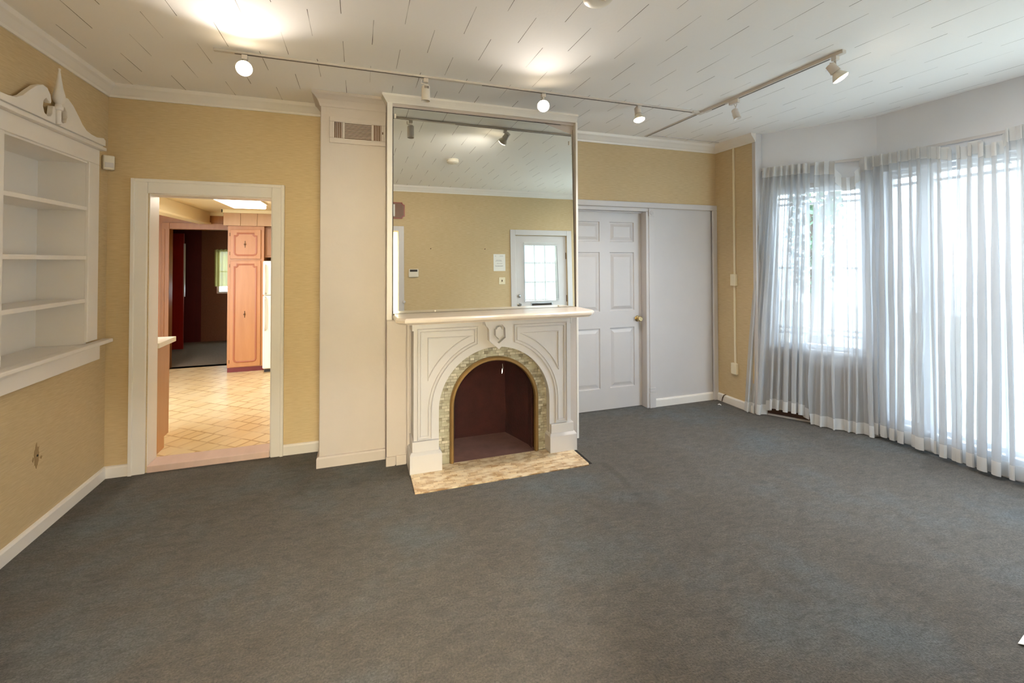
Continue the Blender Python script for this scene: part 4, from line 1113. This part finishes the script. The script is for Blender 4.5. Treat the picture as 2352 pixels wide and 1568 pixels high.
boxes('pane', [(-2.5, -1.86, 9.858, 9.861, .97, 1.73)], 'glass', w4)
cy = thing('window_curtain', 'short yellow-green curtain on the far window beyond the kitchen', 'curtain', (-2.2, 9.77, 1.07))
bm = bmesh.new(); G = []
for j in range(7):
    row = []
    for i in range(91): u = i/90; row.append(bm.verts.new((-2.56+u*.76, 9.765+.014*sin(2*pi*u*11+sin(u*9)), 1.775-.70*j/6)))
    G.append(row)
for j in range(6):
    for i in range(90): bm.faces.new((G[j][i], G[j][i+1], G[j+1][i+1], G[j+1][i]))
yl = sheer('yellow_green_voile', .02, srgb(176, 166, 104)); MT['yl'] = yl
obj('cloth', bm, 'yl', cy, smooth=True)
boxes('rod', [(-2.58, -1.80, 9.762, 9.770, 1.768, 1.778)], 'bronze', cy)
rd = sempty('door_3', (-2.9, 8.98, KZ))
boxes('door_slab', [(-3.18, -2.80, 8.96, 9.0, .07, 2.02)], 'redwood', rd, bevel=.004)
boxes('light_gap_strip', [(-2.80, -2.785, 8.955, 9.0, .95, 1.85)], 'white', rd, label='white strip painted in for the light gap beside the door')  # white strip paints the light showing through the door gap

# ================================================================ OUTSIDE
boxes('ground', [(-12, 20, -12, 20, -.55, -.45)], 'lawn')['kind'] = 'structure'
nh = thing('neighbour_house', 'white lap-sided house wall beyond the long bay window', 'house', (10, 1, -.45))
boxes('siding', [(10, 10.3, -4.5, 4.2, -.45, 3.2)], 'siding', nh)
bm = bmesh.new(); add_prism(bm, [(9.7, 3.2), (12.6, 4.6), (15.5, 3.2)], -4.8, 4.5, 'XZ'); obj('roof', bm, 'slot', nh)
def tree(x, y, h, seed, label):
    rnd = random.Random(seed)
    t = thing('tree', label, 'tree', (x, y, -.45))
    bm = bmesh.new(); add_tube(bm, [(x, y, -.45), (x+.05, y, h*.35), (x-.03, y+.05, h*.7)], [.16, .11, .06], 10)
    for k in range(7):
        a = rnd.uniform(0, 6.28); z = h*rnd.uniform(.3, .6); add_tube(bm, [(x, y, z), (x+cos(a)*.2, y+sin(a)*.2, z+.4), (x+cos(a)*.35, y+sin(a)*.35, z+.8)], [.05, .03, .012], 6)
    obj('trunk', bm, 'trunk', t)
    bm = bmesh.new()
    for k in range(700):
        v = Vector((rnd.gauss(0, 1), rnd.gauss(0, 1), rnd.gauss(0, 1))).normalized()*rnd.uniform(.5, 1)**.5
        c = Vector((x, y, h*.62)) + Vector((v.x*.42, v.y*.42, v.z*h*.40))
        a = Vector((rnd.gauss(0, 1), rnd.gauss(0, 1), rnd.gauss(0, 1))).normalized()*.075
        b = a.cross(Vector((rnd.gauss(0, 1), rnd.gauss(0, 1), rnd.gauss(0, 1)))).normalized()*.04
        bm.faces.new([bm.verts.new(p) for p in (c-a, c+b, c+a, c-b)])
    obj('foliage', bm, 'leaf', t)
tree(7.6, 5.72, 3.6, 5, 'leafy tree seen through the gap in the angled window curtains')
